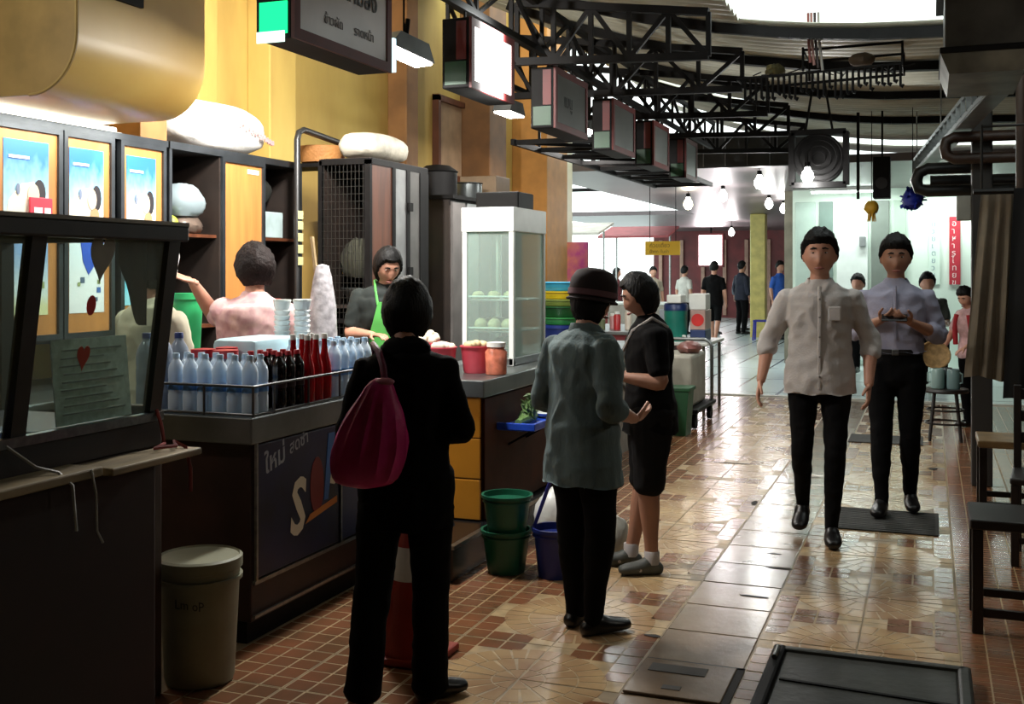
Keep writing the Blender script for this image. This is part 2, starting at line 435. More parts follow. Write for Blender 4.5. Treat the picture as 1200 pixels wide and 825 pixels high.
# --- cabinet with posters (hangs on a low worktop along the yellow wall)
wt = T('worktop', 'low dark worktop cupboard along the yellow wall under the poster cabinet', 'cupboard', (-4.15,4.6,0))
part('body', MB().box((-4.72,3.2,0),(-3.88,5.38,.90)), m_inside, wt)
part('top', MB().bbox((-4.73,3.18,.90),(-3.84,5.40,.94),.008), m_stain, wt)
cb = T('wall_cabinet', 'dark aluminium cabinet with three poster covered wooden doors', 'cabinet', (-4.46,4.5,1.18))
b = MB(); X0,X1 = -4.74,-4.22
b.box((X0,3.3,1.18),(X0+.02,5.39,2.30)).box((X0,3.3,1.18),(X1,5.39,1.20)).box((X0,3.3,2.28),(X1+.03,5.39,2.315)).box((X0,3.3,1.2),(X1,3.32,2.28)).box((X0,5.37,1.2),(X1,5.39,2.28)).box((X0,4.93,1.2),(X1,4.95,2.28)).box((X0,4.54,1.2),(X1,4.56,2.28))
part('body', b, m_alu, cb)
d1 = door(cb, 3.70,4.545,1.20,2.28,-4.205); d2 = door(cb,4.555,4.935,1.20,2.28,-4.205); d3 = door(cb,4.985,5.375,1.20,2.28,-4.205)
def figure_print(d, y0, y1, z0, z1, x):
    """the drink poster: pale figure, dark hair, tan cup"""
    w = y1-y0; h = z1-z0; Y = lambda t: y0+t*w; Z = lambda t: z0+t*h
    flat('print', [(Y(.02),Z(.02)),(Y(.98),Z(.02)),(Y(.92),Z(.36)),(Y(.66),Z(.56)),(Y(.38),Z(.53)),(Y(.10),Z(.34))], x, ink('cream',(.96,.93,.85)), d)
    flat('print', oval(Y(.78),Z(.44),.14*w,.15*h), x+.002, ink('dark_hair',(.16,.14,.16)), d)
    flat('print', oval(Y(.64),Z(.42),.13*w,.12*h), x+.004, ink('face',(.93,.83,.70)), d)
    flat('print', oval(Y(.30),Z(.47),.04*w,.06*h), x+.004, ink('grey_blue',(.45,.50,.60)), d)
    flat('print', oval(Y(.72),Z(.24),.13*w,.08*h), x+.004, ink('tan',(.72,.58,.42)), d)
    flat('print', [(Y(.10),Z(.80)),(Y(.55),Z(.80)),(Y(.55),Z(.83)),(Y(.10),Z(.83))], x+.002, ink('white',(.95,.97,.98)), d)
for d,(y0,y1) in ((d1,(4.16,4.455)),(d2,(4.60,4.855)),(d3,(5.04,5.29))):
    part('poster', MB().box((-4.203,y0,1.74),(-4.2015,y1,2.20)), pm_up, d); figure_print(d, y0, y1, 1.74, 2.20, -4.2013)
part('poster', MB().box((-4.203,4.22,1.33),(-4.2015,4.45,1.71)), pm_lo, d1)
part('poster', MB().box((-4.203,4.60,1.33),(-4.2015,4.86,1.71)), pm_wh, d2)
part('poster', MB().box((-4.203,5.00,1.36),(-4.2015,5.20,1.71)), pm_cy, d3)
rk = random.Random(5)
for d,y0,y1 in ((d1,4.22,4.45),(d2,4.60,4.86)):
    for k in range(6):
        yy = rk.uniform(y0+.03,y1-.05); zz = rk.uniform(1.36,1.50); s = rk.uniform(.018,.035)
        flat('print', [(yy,zz),(yy+s,zz),(yy+s,zz+s),(yy,zz+s)], -4.2013, ink(['slate','moss','blue'][k%3],[(.35,.42,.52),(.62,.66,.45),(.30,.45,.72)][k%3]), d)
flat('print', [(4.68,1.71),(4.86,1.71),(4.80,1.60),(4.74,1.53),(4.70,1.60)], -4.2010, ink('blue_block',(.20,.36,.80)), d2)
pc = solo('price_card', MB().bbox((-4.19,4.31,1.78),(-4.18,4.46,1.92),.003), ink('card_red',(.86,.22,.30)), 'small red price card stuck on the first poster door', 'card')
part('white_field', MB().box((-4.18,4.335,1.80),(-4.178,4.39,1.87)), ink('white',(.95,.97,.98)), pc); part('white_field', MB().box((-4.18,4.405,1.80),(-4.178,4.445,1.87)), ink('white',(.95,.97,.98)), pc)
# tube light along the cabinet top, under the hood
tl = T('tube_light', 'glowing fluorescent tube along the top of the poster cabinet', 'lamp', (-4.27,4.5,2.318))
part('housing', MB().box((-4.31,3.9,2.3155),(-4.24,5.05,2.326)), m_white, tl); part('tube', MB().cyl((-4.275,3.92,2.341),(-4.275,5.03,2.341),.015,n=10), EM('tube_glow',(1,.97,.90),9), tl)
lamp('AREA',(-4.05,4.55,2.33),8,(1,.96,.86),1.1,.06,(0,0,PI/2),parent=tl)
# --- exhaust hood with a rounded belly
m_hood = M('cream_hood_paint', (.82,.69,.38), .42, var=.12, scale=1.5, col2=(.76,.60,.30))
hd = T('exhaust_hood', 'big cream yellow exhaust hood with rounded belly hanging on the wall', 'hood', (-4.2,4.5,2.36))
r = .27; prof = [(-4.74,2.36),(-3.6-r,2.36)]+[(-3.6-r+r*math.sin(a),2.36+r-r*math.cos(a)) for a in [PI/2*k/10 for k in range(1,11)]]+[(-3.6,3.9),(-4.74,3.9)]
mb = MB(); mb.prism(prof, 4.0, 4.93, 'y'); o = part('shell', mb, m_hood, hd, True)
ep = [(x+(-.004 if x>-4 else 0), z+.002) for x,z in prof]
part('end_plate', MB().prism(prof, 3.985, 4.0, 'y'), M('hood_end_paint',(.56,.46,.26),.5), hd)
part('rim', MB().tube([(x,3.985,z) for x,z in prof[1:-1]], .008, 6), M('hood_rim',(.62,.52,.30),.4), hd)
part('bracket', MB().box((-4.2,3.9,2.9),(-3.55,4.3,2.93)).box((-3.66,4.14,2.83),(-3.58,4.42,2.95)), m_black, hd)
# --- second cabinet, open shelves beside a wooden door
c2 = T('shelf_cabinet', 'open dark cabinet with one orange wood door and stuffed shelves', 'cabinet', (-4.46,6.1,.0))
b = MB()
b.box((-4.74,5.41,0),(-4.72,6.86,2.30)).box((-4.74,5.41,2.28),(-4.19,6.86,2.315)).box((-4.74,5.41,.0),(-4.2,5.43,2.28)).box((-4.74,6.84,0),(-4.2,6.86,2.28)).box((-4.74,5.90,0),(-4.2,5.92,2.28)).box((-4.74,6.38,0),(-4.2,6.40,2.28)).box((-4.74,5.43,0),(-4.2,6.84,.05))
part('body', b, m_inside, c2)
part('face_frame', MB().box((-4.215,5.40,2.275),(-4.185,6.865,2.318)).box((-4.21,5.40,.05),(-4.19,5.425,2.28)).box((-4.21,6.84,.05),(-4.185,6.865,2.28)), m_alu, c2)
d = door(c2, 5.915,6.395,.10,2.275,-4.195)
part('notice', MB().box((-4.193,6.2,2.19),(-4.191,6.33,2.22)), m_white, d)
for z in (.65,1.20,1.76,):
    part('shelf', MB().box((-4.72,5.43,z),(-4.22,5.90,z+.02)), m_brownwood, c2); part('shelf', MB().box((-4.72,6.40,z),(-4.22,6.84,z+.02)), m_brownwood, c2)
def lumpy(c, r, amp=.12, f=3.0, seed=0, nu=18, nv=12, flat_bottom=True):
    def fn(d):
        k = 1+amp*noise.noise(d*f+Vector((seed,seed*1.7,0)))
        return k
    mb = MB(); mb.ball(c, r, nu, nv, fn)
    if flat_bottom:
        zb = c[2]-r[2]*.72
        for v in mb.v: v.z = max(v.z, zb)
    return mb
m_plastic_clear = GLASS('cloudy_plastic', (.80,.85,.86), .35, .25, (.62,.68,.70))
m_plastic_white = M('white_plastic_film', (.90,.90,.88), .35, var=.08, bump=.5, bscale=14)
def put(name, mb, mat, label, cat, group=None, smooth=True): return solo(name, mb, mat, label, cat, group, smooth=smooth)
put('plastic_bag', lumpy((-4.33,5.69,1.975),(.13,.17,.12),.12,3,1), m_plastic_clear, 'cloudy plastic bag stuffed on the open shelf', 'bag')
put('plastic_bag', lumpy((-4.34,5.70,1.832),(.12,.15,.07),.15,3,4), M('brownish_film',(.42,.36,.32),.3,bump=.4,bscale=15), 'brownish wrapped bundle under the cloudy bag on the shelf', 'bag')
put('lime_pomelo', MB().ball((-4.26,5.49,1.835),(.055,.05,.054)), M('lime_skin',(.70,.74,.25),.5,bump=.2,bscale=80), 'round yellow green fruit on the cabinet shelf', 'fruit')
put('carton', MB().bbox((-4.5,6.46,1.782),(-4.25,6.72,1.96),.006), M('pale_carton',(.72,.80,.80),.6), 'pale carton standing on the right hand cabinet shelf', 'box', smooth=False)
put('carton', MB().bbox((-4.5,6.46,1.222),(-4.25,6.7,1.36),.006), M('red_carton',(.66,.25,.2),.6), 'red carton on the lower right hand cabinet shelf', 'box', smooth=False)
put('dark_bundle', lumpy((-4.45,6.62,2.12),(.13,.17,.12),.2,3,9), M('dark_cloth',(.12,.13,.10),.9), 'dark cloth bundle hung inside the cabinet', 'cloth')
put('basin', MB().lathe([(.09,1.222),(.17,1.24),(.21,1.35),(.20,1.355),(.16,1.25),(.02,1.235)],20,(-4.44,5.665,0)), M('grey_basin',(.55,.58,.58),.4), 'grey plastic basin on the lower cabinet shelf', 'basin')
# white sack on top of the cabinets
def sack(name, x0,x1,y0,y1,z0,z1,mat,label,seed):
    c = ((x0+x1)/2,(y0+y1)/2,(z0+z1)/2); r = ((x1-x0)/2,(y1-y0)/2,(z1-z0)/2)
    mb = MB()
    def fn(d): return 1+.10*noise.noise(d*2.4+Vector((seed,0,seed)))
    mb.ball(c, r, 28, 16, fn)
    for v in mb.v:
        w_ = [(v[i]-c[i])/r[i] for i in range(3)]
        for i in range(3): v[i] = c[i]+math.copysign(min(1.08,abs(w_[i]))**.62, w_[i])*r[i]*.93
        q = (v.z-c[2])/r[2]
        v.z = max(v.z, z0)
        f = 1.0+.05*(1-abs(q)); v.x = c[0]+(v.x-c[0])*f; v.y = c[1]+(v.y-c[1])*f
    return put(name, mb, mat, label, 'sack')
s1 = sack('white_sack', -4.66,-4.22,5.62,6.62,2.318,2.66,M('white_woven_sack',(.93,.92,.90),.5,var=.05,bump=.4,bscale=25),'big bright white plastic sack lying on top of the shelf cabinet',2)
rk = random.Random(8)
for k in range(12):
    yy = 6.15+k*.034; zz = 2.50-.008*k+rk.uniform(-.012,.012)
    part('printed_mark', MB().box((-4.215+.012*abs(k-5)/5*-1.4,yy,zz),(-4.205,yy+.014,zz+.03)), ink('faded_red',(.72,.55,.55)), s1)
put('carton', MB().bbox((-4.6,5.28,2.318),(-4.3,5.52,2.52),.006), M('brown_carton',(.62,.45,.26),.7), 'brown carton beside the white sack on the cabinet top', 'box', smooth=False)
# pipe between cabinets
pp = solo('bent_pipe', MB().tube([(-4.0,6.50,.18),(-4.0,6.50,2.44),(-4.0,6.52,2.49),(-4.0,6.58,2.515),(-4.0,7.2,2.47)], .022, 10), M('pipe_grey',(.22,.22,.22),.4,.6), 'dark bent water pipe standing before the yellow pilaster', 'pipe', smooth=True)
for k,z in enumerate((1.93,1.78,1.70,1.62,1.86)):
    solo('note_slip', MB().box((-4.55,7.02-.002,z-.03),(-4.49,7.02,z+.03)) if False else MB().box((-3.975,6.47,z-.028),(-3.972,6.53,z+.028)), M('paper_yellow',(.86,.85,.62),.7), 'small yellowish paper slip taped to the bent pipe', 'paper', 'paper slips on the pipe')
put('tan_basket', MB().lathe([(.10,2.318),(.15,2.33),(.18,2.44),(.17,2.445),(.14,2.34),(.02,2.33)],20,(-4.10,7.0,0)), M('rattan',(.66,.45,.24),.7,bump=.6,bscale=50), 'tan basket on a wall bracket beside the tall cabinet', 'basket')
# --- third cabinet, tall, with mesh side
c3 = T('tall_cabinet', 'tall black cabinet with mesh side and orange wood front', 'cabinet', (-3.8,7.05,.18))
part('body', MB().box((-3.89,6.62,.18),(-3.53,7.50,.25)).box((-3.89,6.62,2.28),(-3.5,7.50,2.315)).box((-3.89,6.62,.25),(-3.87,7.5,2.28)).box((-3.89,7.48,.25),(-3.53,7.5,2.28)), m_inside, c3)
fr = MB()
for a,bb in (((-3.545,6.6,.2),(-3.50,6.63,2.3)),((-3.90,6.6,.2),(-3.87,6.63,2.3)),((-3.89,6.6,2.27),(-3.5,6.63,2.31)),((-3.89,6.6,1.2),(-3.5,6.62,1.23)),((-3.53,6.62,2.27),(-3.495,7.5,2.31))): fr.box(a,bb)
part('frame', fr, m_black, c3)
mm = MB()
for k in range(11):
    x = -3.86+k*.030; mm.box((x,6.608,.25),(x+.004,6.612,2.27))
for k in range(40):
    z = .27+k*.05; mm.box((-3.87,6.606,z),(-3.545,6.610,z+.003))
part('mesh_panel', mm, M('mesh_wire',(.13,.13,.12),.5,.3), c3)
part('door', MB().box((-3.515,6.63,.25),(-3.50,6.92,2.27)), m_brownwood, c3)
m_slat = M('silver_slat',(.62,.62,.62),.4,.6)
part('door', MB().box((-3.515,6.96,.25),(-3.498,7.14,2.27)), m_slat, c3); part('door', MB().box((-3.515,7.19,.25),(-3.498,7.36,2.27)), M('grey_slat',(.40,.39,.38),.45,.5), c3)
part('stile', MB().box((-3.52,6.92,.25),(-3.49,6.96,2.27)).box((-3.52,7.14,.25),(-3.49,7.19,2.27)).box((-3.52,7.36,.25),(-3.49,7.5,2.27)), m_black, c3)
for z in (1.98,1.52): part('hinge', MB().box((-3.49,7.15,z),(-3.475,7.21,z+.06)), m_black, c3)
# things inside: wok and pans on shelves
part('shelf', MB().box((-3.86,6.63,1.30),(-3.55,7.46,1.32)), m_inside, c3)
put('metal_wok', MB().lathe([(.02,0),(.09,.03),(.14,.10),(.145,.11),(.14,.115),(.085,.045),(.01,.015)],22,(-3.70,6.85,1.322)), m_stain, 'shiny metal wok behind the mesh of the tall cabinet', 'wok')
put('cloth_roll', lumpy((-3.71,6.84,1.62),(.13,.14,.16),.2,3,6), M('dark_olive_cloth',(.22,.22,.17),.9), 'dark olive bundle behind the mesh of the tall cabinet', 'cloth')
sack('white_sack', -3.87,-3.54,6.70,7.40,2.318,2.53,M('printed_sack',(.80,.77,.70),.6,var=.25,scale=9,bump=.4,bscale=25),'cream printed sack lying on the tall mesh cabinet',5)
# dark fourth cabinet and door panels beyond
solo('wall_bracket', MB().box((-4.75,6.85,2.29),(-3.92,7.15,2.317)), m_black, 'black wall bracket shelf under the tan basket', 'bracket')
c4 = T('dark_cabinet', 'dark cabinet with grey door behind the white glass case', 'cabinet', (-3.8,8.5,.0))
part('body', MB().box((-4.3,7.95,0),(-3.52,9.6,2.12)), m_inside, c4); part('top', MB().box((-4.32,7.93,2.12),(-3.48,9.62,2.15)), m_black, c4)
part('door', MB().box((-3.52,7.97,.1),(-3.50,8.22,2.1)), M('grey_door',(.40,.38,.37),.5), c4)
part('door', MB().box((-3.52,8.26,.1),(-3.50,8.50,2.1)), m_slat, c4); part('door', MB().box((-3.52,8.54,.1),(-3.50,9.0,2.1)), m_black, c4)
solo('bag_hook', MB().cyl((-3.75,7.72,1.84),(-3.75,7.72,2.3),.006,n=5).cyl((-3.75,7.49,2.3),(-3.75,7.96,2.3),.01,n=6), m_black, 'black hook bar between the two cabinets', 'hook')
put('green_bag', lumpy((-3.75,7.72,1.66),(.10,.13,.22),.2,2.5,3,flat_bottom=False), M('leaf_green_bag',(.36,.52,.26),.5,bump=.4,bscale=20), 'green bag hanging in the dark gap between two cabinets', 'bag')
put('pot', MB().lathe([(.14,2.15),(.16,2.17),(.16,2.36),(.17,2.37),(.10,2.42),(.02,2.43)],20,(-3.8,8.35,0)), m_black, 'black lidded pot on top of the dark cabinet', 'pot')
put('pot', MB().lathe([(.12,2.15),(.13,2.17),(.13,2.30),(.14,2.31),(.13,2.315),(.02,2.32)],20,(-3.75,8.85,0)), m_stain, 'small steel pot on top of the dark cabinet', 'pot')
put('carton', MB().bbox((-3.95,9.15,2.15),(-3.6,9.5,2.40),.006), M('dusty_carton',(.5,.42,.33),.7), 'dusty carton on top of the dark cabinet', 'box', smooth=False)
wd_ = T('wall_window', 'brown framed window panel high on the wall above the dark cabinet', 'window', (-4.7,11.4,2.2))
part('frame', MB().box((-4.75,10.3,2.55),(-4.68,10.36,3.35)).box((-4.75,10.3,3.3),(-4.68,10.98,3.36)).box((-4.75,10.3,2.5),(-4.68,10.98,2.56)), m_brownwood, wd_)
part('pane', MB().box((-4.75,10.36,2.56),(-4.72,10.98,3.3)), M('frosted_tan_pane',(.70,.58,.46),.4), wd_)

# --- near dark counter with glass show case
nc = T('food_counter', 'dark wooden food counter with pale plank ledge nearest the white pail', 'counter', (-2.95,2.2,0))
m_maroon = M('maroon_laminate',(.16,.06,.05),.6,var=.35,scale=3)
part('body', MB().bbox((-3.35,.9,0),(-2.50,3.15,.90),.01), m_maroon, nc)
m_plank = M('worn_pale_plank',(.62,.55,.42),.6,var=.3,scale=3,stretch=(6,.8,1),bump=.2,bscale=20)
part('plank', MB().bbox((-2.575,.9,.905),(-2.44,2.82,.935),.006), m_plank, nc)
part('plank', MB().bbox((-2.575,2.84,.90),(-2.42,3.30,.925),.006), m_plank, nc)
part('plank', MB().bbox((-2.85,.9,.90),(-2.58,3.16,.926),.006), M('worn_dark_plank',(.36,.29,.22),.6,var=.3,scale=3,stretch=(6,.8,1)), nc)
solo('side_board', MB().bbox((-2.98,3.31,.0),(-2.64,3.36,1.06),.006), M('grey_brown_board',(.34,.27,.23),.7,var=.25), 'grey brown upright board at the end of the near counter', 'board')
gc = T('glass_show_case', 'dark framed slanted glass show case on the near counter', 'show case', (-2.85,2.7,.93))
part('base', MB().bbox((-3.30,1.0,.926),(-2.58,3.28,1.02),.006), m_dark, gc)
part('base_trim', MB().bar((-2.585,1.0,1.035),(-2.585,3.28,1.035),.03,.03), m_steel, gc)
mf = M('case_frame_paint',(.17,.15,.13),.45,var=.3,scale=8)
def slant(y,w=.055): return MB().bar((-2.60,y,1.02),(-2.505,y,1.70),w,.035,(1,0,0))
part('post', slant(1.62), mf, gc); part('post', slant(2.61,.06), mf, gc); part('post', slant(3.245,.06), mf, gc)
part('top_rail', MB().bbox((-2.56,1.0,1.655),(-2.46,3.28,1.715),.006), mf, gc)
part('rear_post', MB().box((-3.29,3.21,1.02),(-3.25,3.27,1.66)), mf, gc)
part('end_rail', MB().box((-3.28,3.22,1.655),(-2.5,3.27,1.70)), mf, gc)
part('top_board', MB().box((-3.3,1.0,1.705),(-2.46,3.28,1.722)), M('case_top_board',(.62,.60,.56),.4), gc)
for y0,y1 in ((1.66,2.575),(2.645,3.21)):
    part('glass_pane', MB().add([(-2.600,y0,1.04),(-2.600,y1,1.04),(-2.512,y1,1.66),(-2.512,y0,1.66),(-2.604,y0,1.04),(-2.604,y1,1.04),(-2.516,y1,1.66),(-2.516,y0,1.66)],[(0,1,2,3),(7,6,5,4),(0,4,5,1),(1,5,6,2),(2,6,7,3),(3,7,4,0)]), m_glass, gc)
# heart and dot stickers on the glass
def sticker(name, yc, zc, s, mat, label, shape='heart'):
    pts = []
    for k in range(28):
        t = 2*PI*k/28
        if shape == 'heart': a,bq = 16*math.sin(t)**3/16, (13*math.cos(t)-5*math.cos(2*t)-2*math.cos(3*t)-math.cos(4*t))/16
        else: a,bq = math.cos(t), math.sin(t)
        pts.append((yc+a*s*.8, zc+bq*s*1.25))
    mb = MB().prism(pts, 0, .0015, 'x')
    for v in mb.v: v.x += -2.600+(v.z-1.04)*.142+.0015
    solo(name, mb, mat, label, 'sticker')
sticker('heart_sticker', 2.905,1.602,.070, M('grey_sticker',(.62,.62,.57),.5), 'grey heart sticker on the slanted show case glass')
sticker('dot_sticker', 2.88,1.44,.026, M('red_sticker',(.90,.16,.13),.5), 'round red sticker on the slanted show case glass','dot')
sticker('heart_sticker', 2.87,1.275,.036, M('rust_sticker',(.72,.24,.12),.5), 'small rust red heart sticker low on the show case glass')
nl = put('newspaper_sheet', MB().add([(-2.645,2.84,1.045),(-2.645,3.2,1.045),(-2.67,3.2,1.325),(-2.67,2.84,1.325),(-2.65,2.84,1.045),(-2.65,3.2,1.045),(-2.675,3.2,1.325),(-2.675,2.84,1.325)],[(0,1,2,3),(7,6,5,4),(0,4,5,1),(1,5,6,2),(2,6,7,3),(3,7,4,0)]), M('printed_paper',(.80,.84,.80),.6,var=.2,scale=40), 'pale printed paper sheet leaning inside the show case', 'paper', smooth=False)
for k in range(9):
    z = 1.08+k*.026
    part('print_line', MB().bar((-2.644-(z-1.045)*.089,2.87+.008*(k%3),z),(-2.644-(z-1.045)*.089,3.17-.03*(k%4),z),.003,.005), ink('grey_text',(.45,.48,.46)), nl)
put('blue_tray', MB().bbox((-3.1,2.2,1.022),(-2.66,2.72,1.06),.012), M('blue_film',(.30,.34,.62),.3,bump=.4,bscale=12), 'blue plastic covered tray on the show case floor', 'tray')
put('film_bundle', lumpy((-2.80,2.45,1.10),(.10,.16,.05),.2,4,3), M('violet_white_film',(.66,.66,.82),.3,bump=.5,bscale=18), 'crumpled bluish white film on the blue tray', 'bag')
put('dark_slab_tray', MB().bbox((-3.2,2.75,1.022),(-2.64,3.18,1.040),.008), M('slate_tray',(.26,.25,.30),.35), 'flat slate grey tray inside the show case', 'tray', smooth=False)
vs = []; fs = []                                  # rag folded over the end rail of the case
prf = [(3.285,1.52),(3.284,1.62),(3.280,1.695),(3.262,1.712),(3.235,1.712),(3.214,1.70),(3.208,1.62),(3.205,1.50),(3.204,1.42),(3.204,1.36)]
for lay in (0,1):
    for q,(yy,zz) in enumerate(prf):
        for k in range(15):
            t = k/14; w = .008*math.sin(t*11+q*.2)*(1 if q not in (2,3,4,5) else .15)
            z = zz if q < 6 else 1.70-(1.70-zz)*(.35+.65*min(1,t*1.5))
            vs.append((-2.695+.115*t, yy+w*(1 if yy > 3.25 else -.6)-(0 if yy > 3.25 else .004)+(.005 if yy > 3.25 else -.005)*lay, z+(.005*lay if 2 <= q <= 5 else 0)))
n_ = 15*len(prf)
for lay in (0,1):
    for q in range(len(prf)-1):
        for k in range(14):
            a = lay*n_+q*15+k; f = (a,a+1,a+16,a+15); fs.append(f if lay else f[::-1])
for k in range(14): fs += [(k,n_+k,n_+k+1,k+1),(n_-15+k,n_-14+k,2*n_-14+k,2*n_-15+k)]
for q in range(len(prf)-1): fs += [(q*15,q*15+15,n_+q*15+15,n_+q*15),(q*15+14,n_+q*15+14,n_+q*15+29,q*15+29)]
put('brown_cloth', MB().add(vs,fs), M('brown_rag',(.30,.24,.22),.8), 'brown rag folded over the end rail of the show case', 'cloth')
# pink raffia strings
m_raf = M('pink_raffia',(.66,.32,.32),.5); m_rafw = M('white_raffia',(.72,.72,.70),.5)
def string(path, mat, label, r=.004): solo('raffia_string', MB().tube(path, r, 5), mat, label, 'string', smooth=True)
string([(-2.57,3.24,1.06),(-2.55,3.24,1.01),(-2.52,3.22,.945),(-2.50,3.14,.94),(-2.47,3.22,.94),(-2.52,3.27,.945),(-2.46,3.26,.93),(-2.425,3.24,.86),(-2.42,3.235,.78)], m_raf, 'pink raffia knotted to the show case post and hanging off the ledge', .007)
string([(-2.565,2.0,1.03),(-2.54,2.03,.97),(-2.50,2.10,.940)], m_raf, 'short pink raffia stretched from the show case to the ledge')
string([(-2.565,2.55,1.03),(-2.52,2.62,.96),(-2.47,2.66,.94),(-2.435,2.68,.90),(-2.43,2.69,.76)], m_rafw, 'white raffia strand dangling from the plank ledge', .005)
string([(-2.435,2.76,.935),(-2.425,2.77,.86),(-2.43,2.78,.74),(-2.425,2.80,.70)], m_rafw, 'thin white strand hanging off the plank ledge end')
# white pail in the shadow
pl = T('paint_pail', 'big white lidded plastic pail on the floor between two counters', 'pail', (-2.60,3.53,0))
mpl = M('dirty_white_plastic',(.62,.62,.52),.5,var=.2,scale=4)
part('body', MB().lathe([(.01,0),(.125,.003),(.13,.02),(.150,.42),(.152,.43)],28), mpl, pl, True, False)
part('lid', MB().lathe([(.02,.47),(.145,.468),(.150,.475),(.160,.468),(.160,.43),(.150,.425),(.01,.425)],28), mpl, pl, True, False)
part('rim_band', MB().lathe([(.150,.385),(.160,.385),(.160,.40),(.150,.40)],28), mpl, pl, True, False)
text('lettering','Lm oP',.05,ink('grey_ink',(.25,.26,.24)),(-2.60+.0,3.53-.151,.31),'-y',pl)

# --- drinks counter
dc = T('drinks_counter', 'dark drinks counter with steel edge and blue advert panels', 'counter', (-3.0,4.5,0))
part('body', MB().bbox((-3.26,3.90,.10),(-2.62,4.90,.84),.006), M('brown_laminate',(.20,.10,.06),.5,var=.3), dc)
part('plinth', MB().box((-3.24,3.93,0),(-2.66,4.88,.10)), m_black, dc)
part('top', MB().bbox((-3.28,3.86,.84),(-2.59,5.05,.95),.006), m_stain, dc)
adm = M('blue_advert_print',(.07,.13,.30),.35,var=.4,scale=3,col2=(.03,.05,.14))
ad = part('advert_panel', MB().bbox((-2.62,3.93,.28),(-2.605,4.60,.83),.003), adm, dc)
ad2 = part('advert_panel', MB().bbox((-2.62,4.63,.28),(-2.605,5.0,.83),.003), M('blue_advert_print_2',(.10,.20,.42),.35,var=.4,scale=3), dc)
part('trim_rail', MB().bar((-2.605,3.9,.265),(-2.605,5.02,.265),.012,.016), m_steel, dc); part('trim_rail', MB().bar((-2.605,3.9,.125),(-2.605,5.02,.125),.012,.012), m_steel, dc)
part('trim_rail', MB().bar((-2.604,4.615,.27),(-2.604,4.615,.84),.012,.012), m_steel, dc)
part('trim_rail', MB().bar((-2.604,3.915,.27),(-2.604,3.915,.84),.012,.012), m_steel, dc)
inkc = ink('cream_letter',(.80,.76,.66))
text('lettering','S',.34,inkc,(-2.6045,4.17,.40),'x',ad,.12,.008,0,'LEFT',.8)
text('lettering','o',.20,inkc,(-2.6045,4.50,.56),'x',ad,.1,.006,.1)
text('lettering','ใหม่',.11,ink('pale_letter',(.60,.62,.66)),(-2.6045,3.98,.70),'x',ad,.15,.002,.22)
text('lettering','สดซ่า',.075,ink('pale_letter',(.60,.62,.66)),(-2.6045,4.17,.755),'x',ad,.15,.001,.22)
flat('print', oval(4.40,.58,.06,.13), -2.605, ink('dark_red',(.42,.09,.08)), ad)
flat('print', [(4.30,.425),(4.58,.47),(4.58,.50),(4.34,.46)], -2.6046, ink('amber',(.70,.42,.14)), ad)
flat('print', [(4.46,.50),(4.50,.80),(4.56,.80),(4.50,.50)], -2.605, ink('sky_stroke',(.20,.38,.62)), ad)
# wire rack round the bottles
rk_ = T('wire_rack', 'steel wire rack holding the drink bottles on the drinks counter', 'rack', (-2.8,4.5,.95))
mr = M('rack_wire',(.40,.40,.40),.35,.8)
for z in (1.075,):
    part('rail', MB().tube([(-3.08,3.885,z),(-2.60,3.885,z),(-2.60,5.03,z)], .006, 6), mr, rk_)
part('rail', MB().tube([(-3.08,3.885,.958),(-2.60,3.885,.958),(-2.60,5.03,.958)], .006, 6), mr, rk_)
for p in ((-3.08,3.885),(-2.84,3.885),(-2.60,3.885),(-2.60,4.04),(-2.60,4.32),(-2.60,4.6),(-2.60,4.83),(-2.60,5.03)):
    part('upright', MB().cyl((p[0],p[1],.951),(p[0],p[1],1.078),.006,n=6), mr, rk_)
# bottles
m_water = GLASS('water_bottle_plastic',(.90,.96,1.0),.45,.10,(.92,.96,.99)); m_cap_b = M('pale_blue_cap',(.75,.86,.95),.4); m_lab_b = M('blue_bottle_label',(.42,.64,.88),.45,var=.3,scale=30)
def bottle(label, bodym, capm, labm, group, h=.25, r=.034, slim=False):
    t = T('drink_bottle', label, 'bottle', (0,0,0), 0, group)
    prof = [(.005,0),(r*.9,.002),(r,.012),(r,h*.30),(r*.93,h*.33),(r,h*.36),(r,h*.52),(r*.95,h*.55),(r,h*.58),(r,h*.72),(r*.86,h*.80),(r*.50,h*.88),(r*.42,h*.90),(r*.42,h*.93),(.003,h*.93)]
    if slim: prof = [(.005,0),(r*.9,.002),(r,.012),(r,h*.45),(r*.9,h*.55),(r*.5,h*.72),(r*.38,h*.85),(r*.38,h*.95),(.003,h*.95)]
    part('body', MB().lathe(prof, 14), bodym, t, True, False)
    part('cap', MB().lathe([(.003,h*.925),(r*.43,h*.925),(r*.43,h*.99),(r*.38,h),(.003,h)], 12), capm, t, True, False)
    if labm: part('paper_label', MB().lathe([(r*1.01,h*.38),(r*1.02,h*.38),(r*1.02,h*.50),(r*1.01,h*.50)], 14), labm, t, True, False)
    return t
def row(proto, spots, labs=None):
    labs = labs or {}
    for i,p in enumerate(spots):
        o = proto if i == 0 else dup(proto, p, random.uniform(0,6))
        if i == 0: o.location = p
        k = round(p[1],3)
        if k in labs: o['label'] = labs[k]
zc = .951
w1 = bottle('clear water bottle packed at the near corner of the wire rack', m_water, m_cap_b, m_lab_b, 'water bottles at the rack corner')
row(w1, [(-2.645-.074*i, 3.93+.075*j, zc) for j in range(2) for i in range(6)], {3.93:'clear water bottle in the row pressed against the corner rail of the rack',4.005:'clear water bottle in the second row behind the corner rail row'})
m_cola = M('cola_dark',(.05,.02,.03),.12,var=.1)
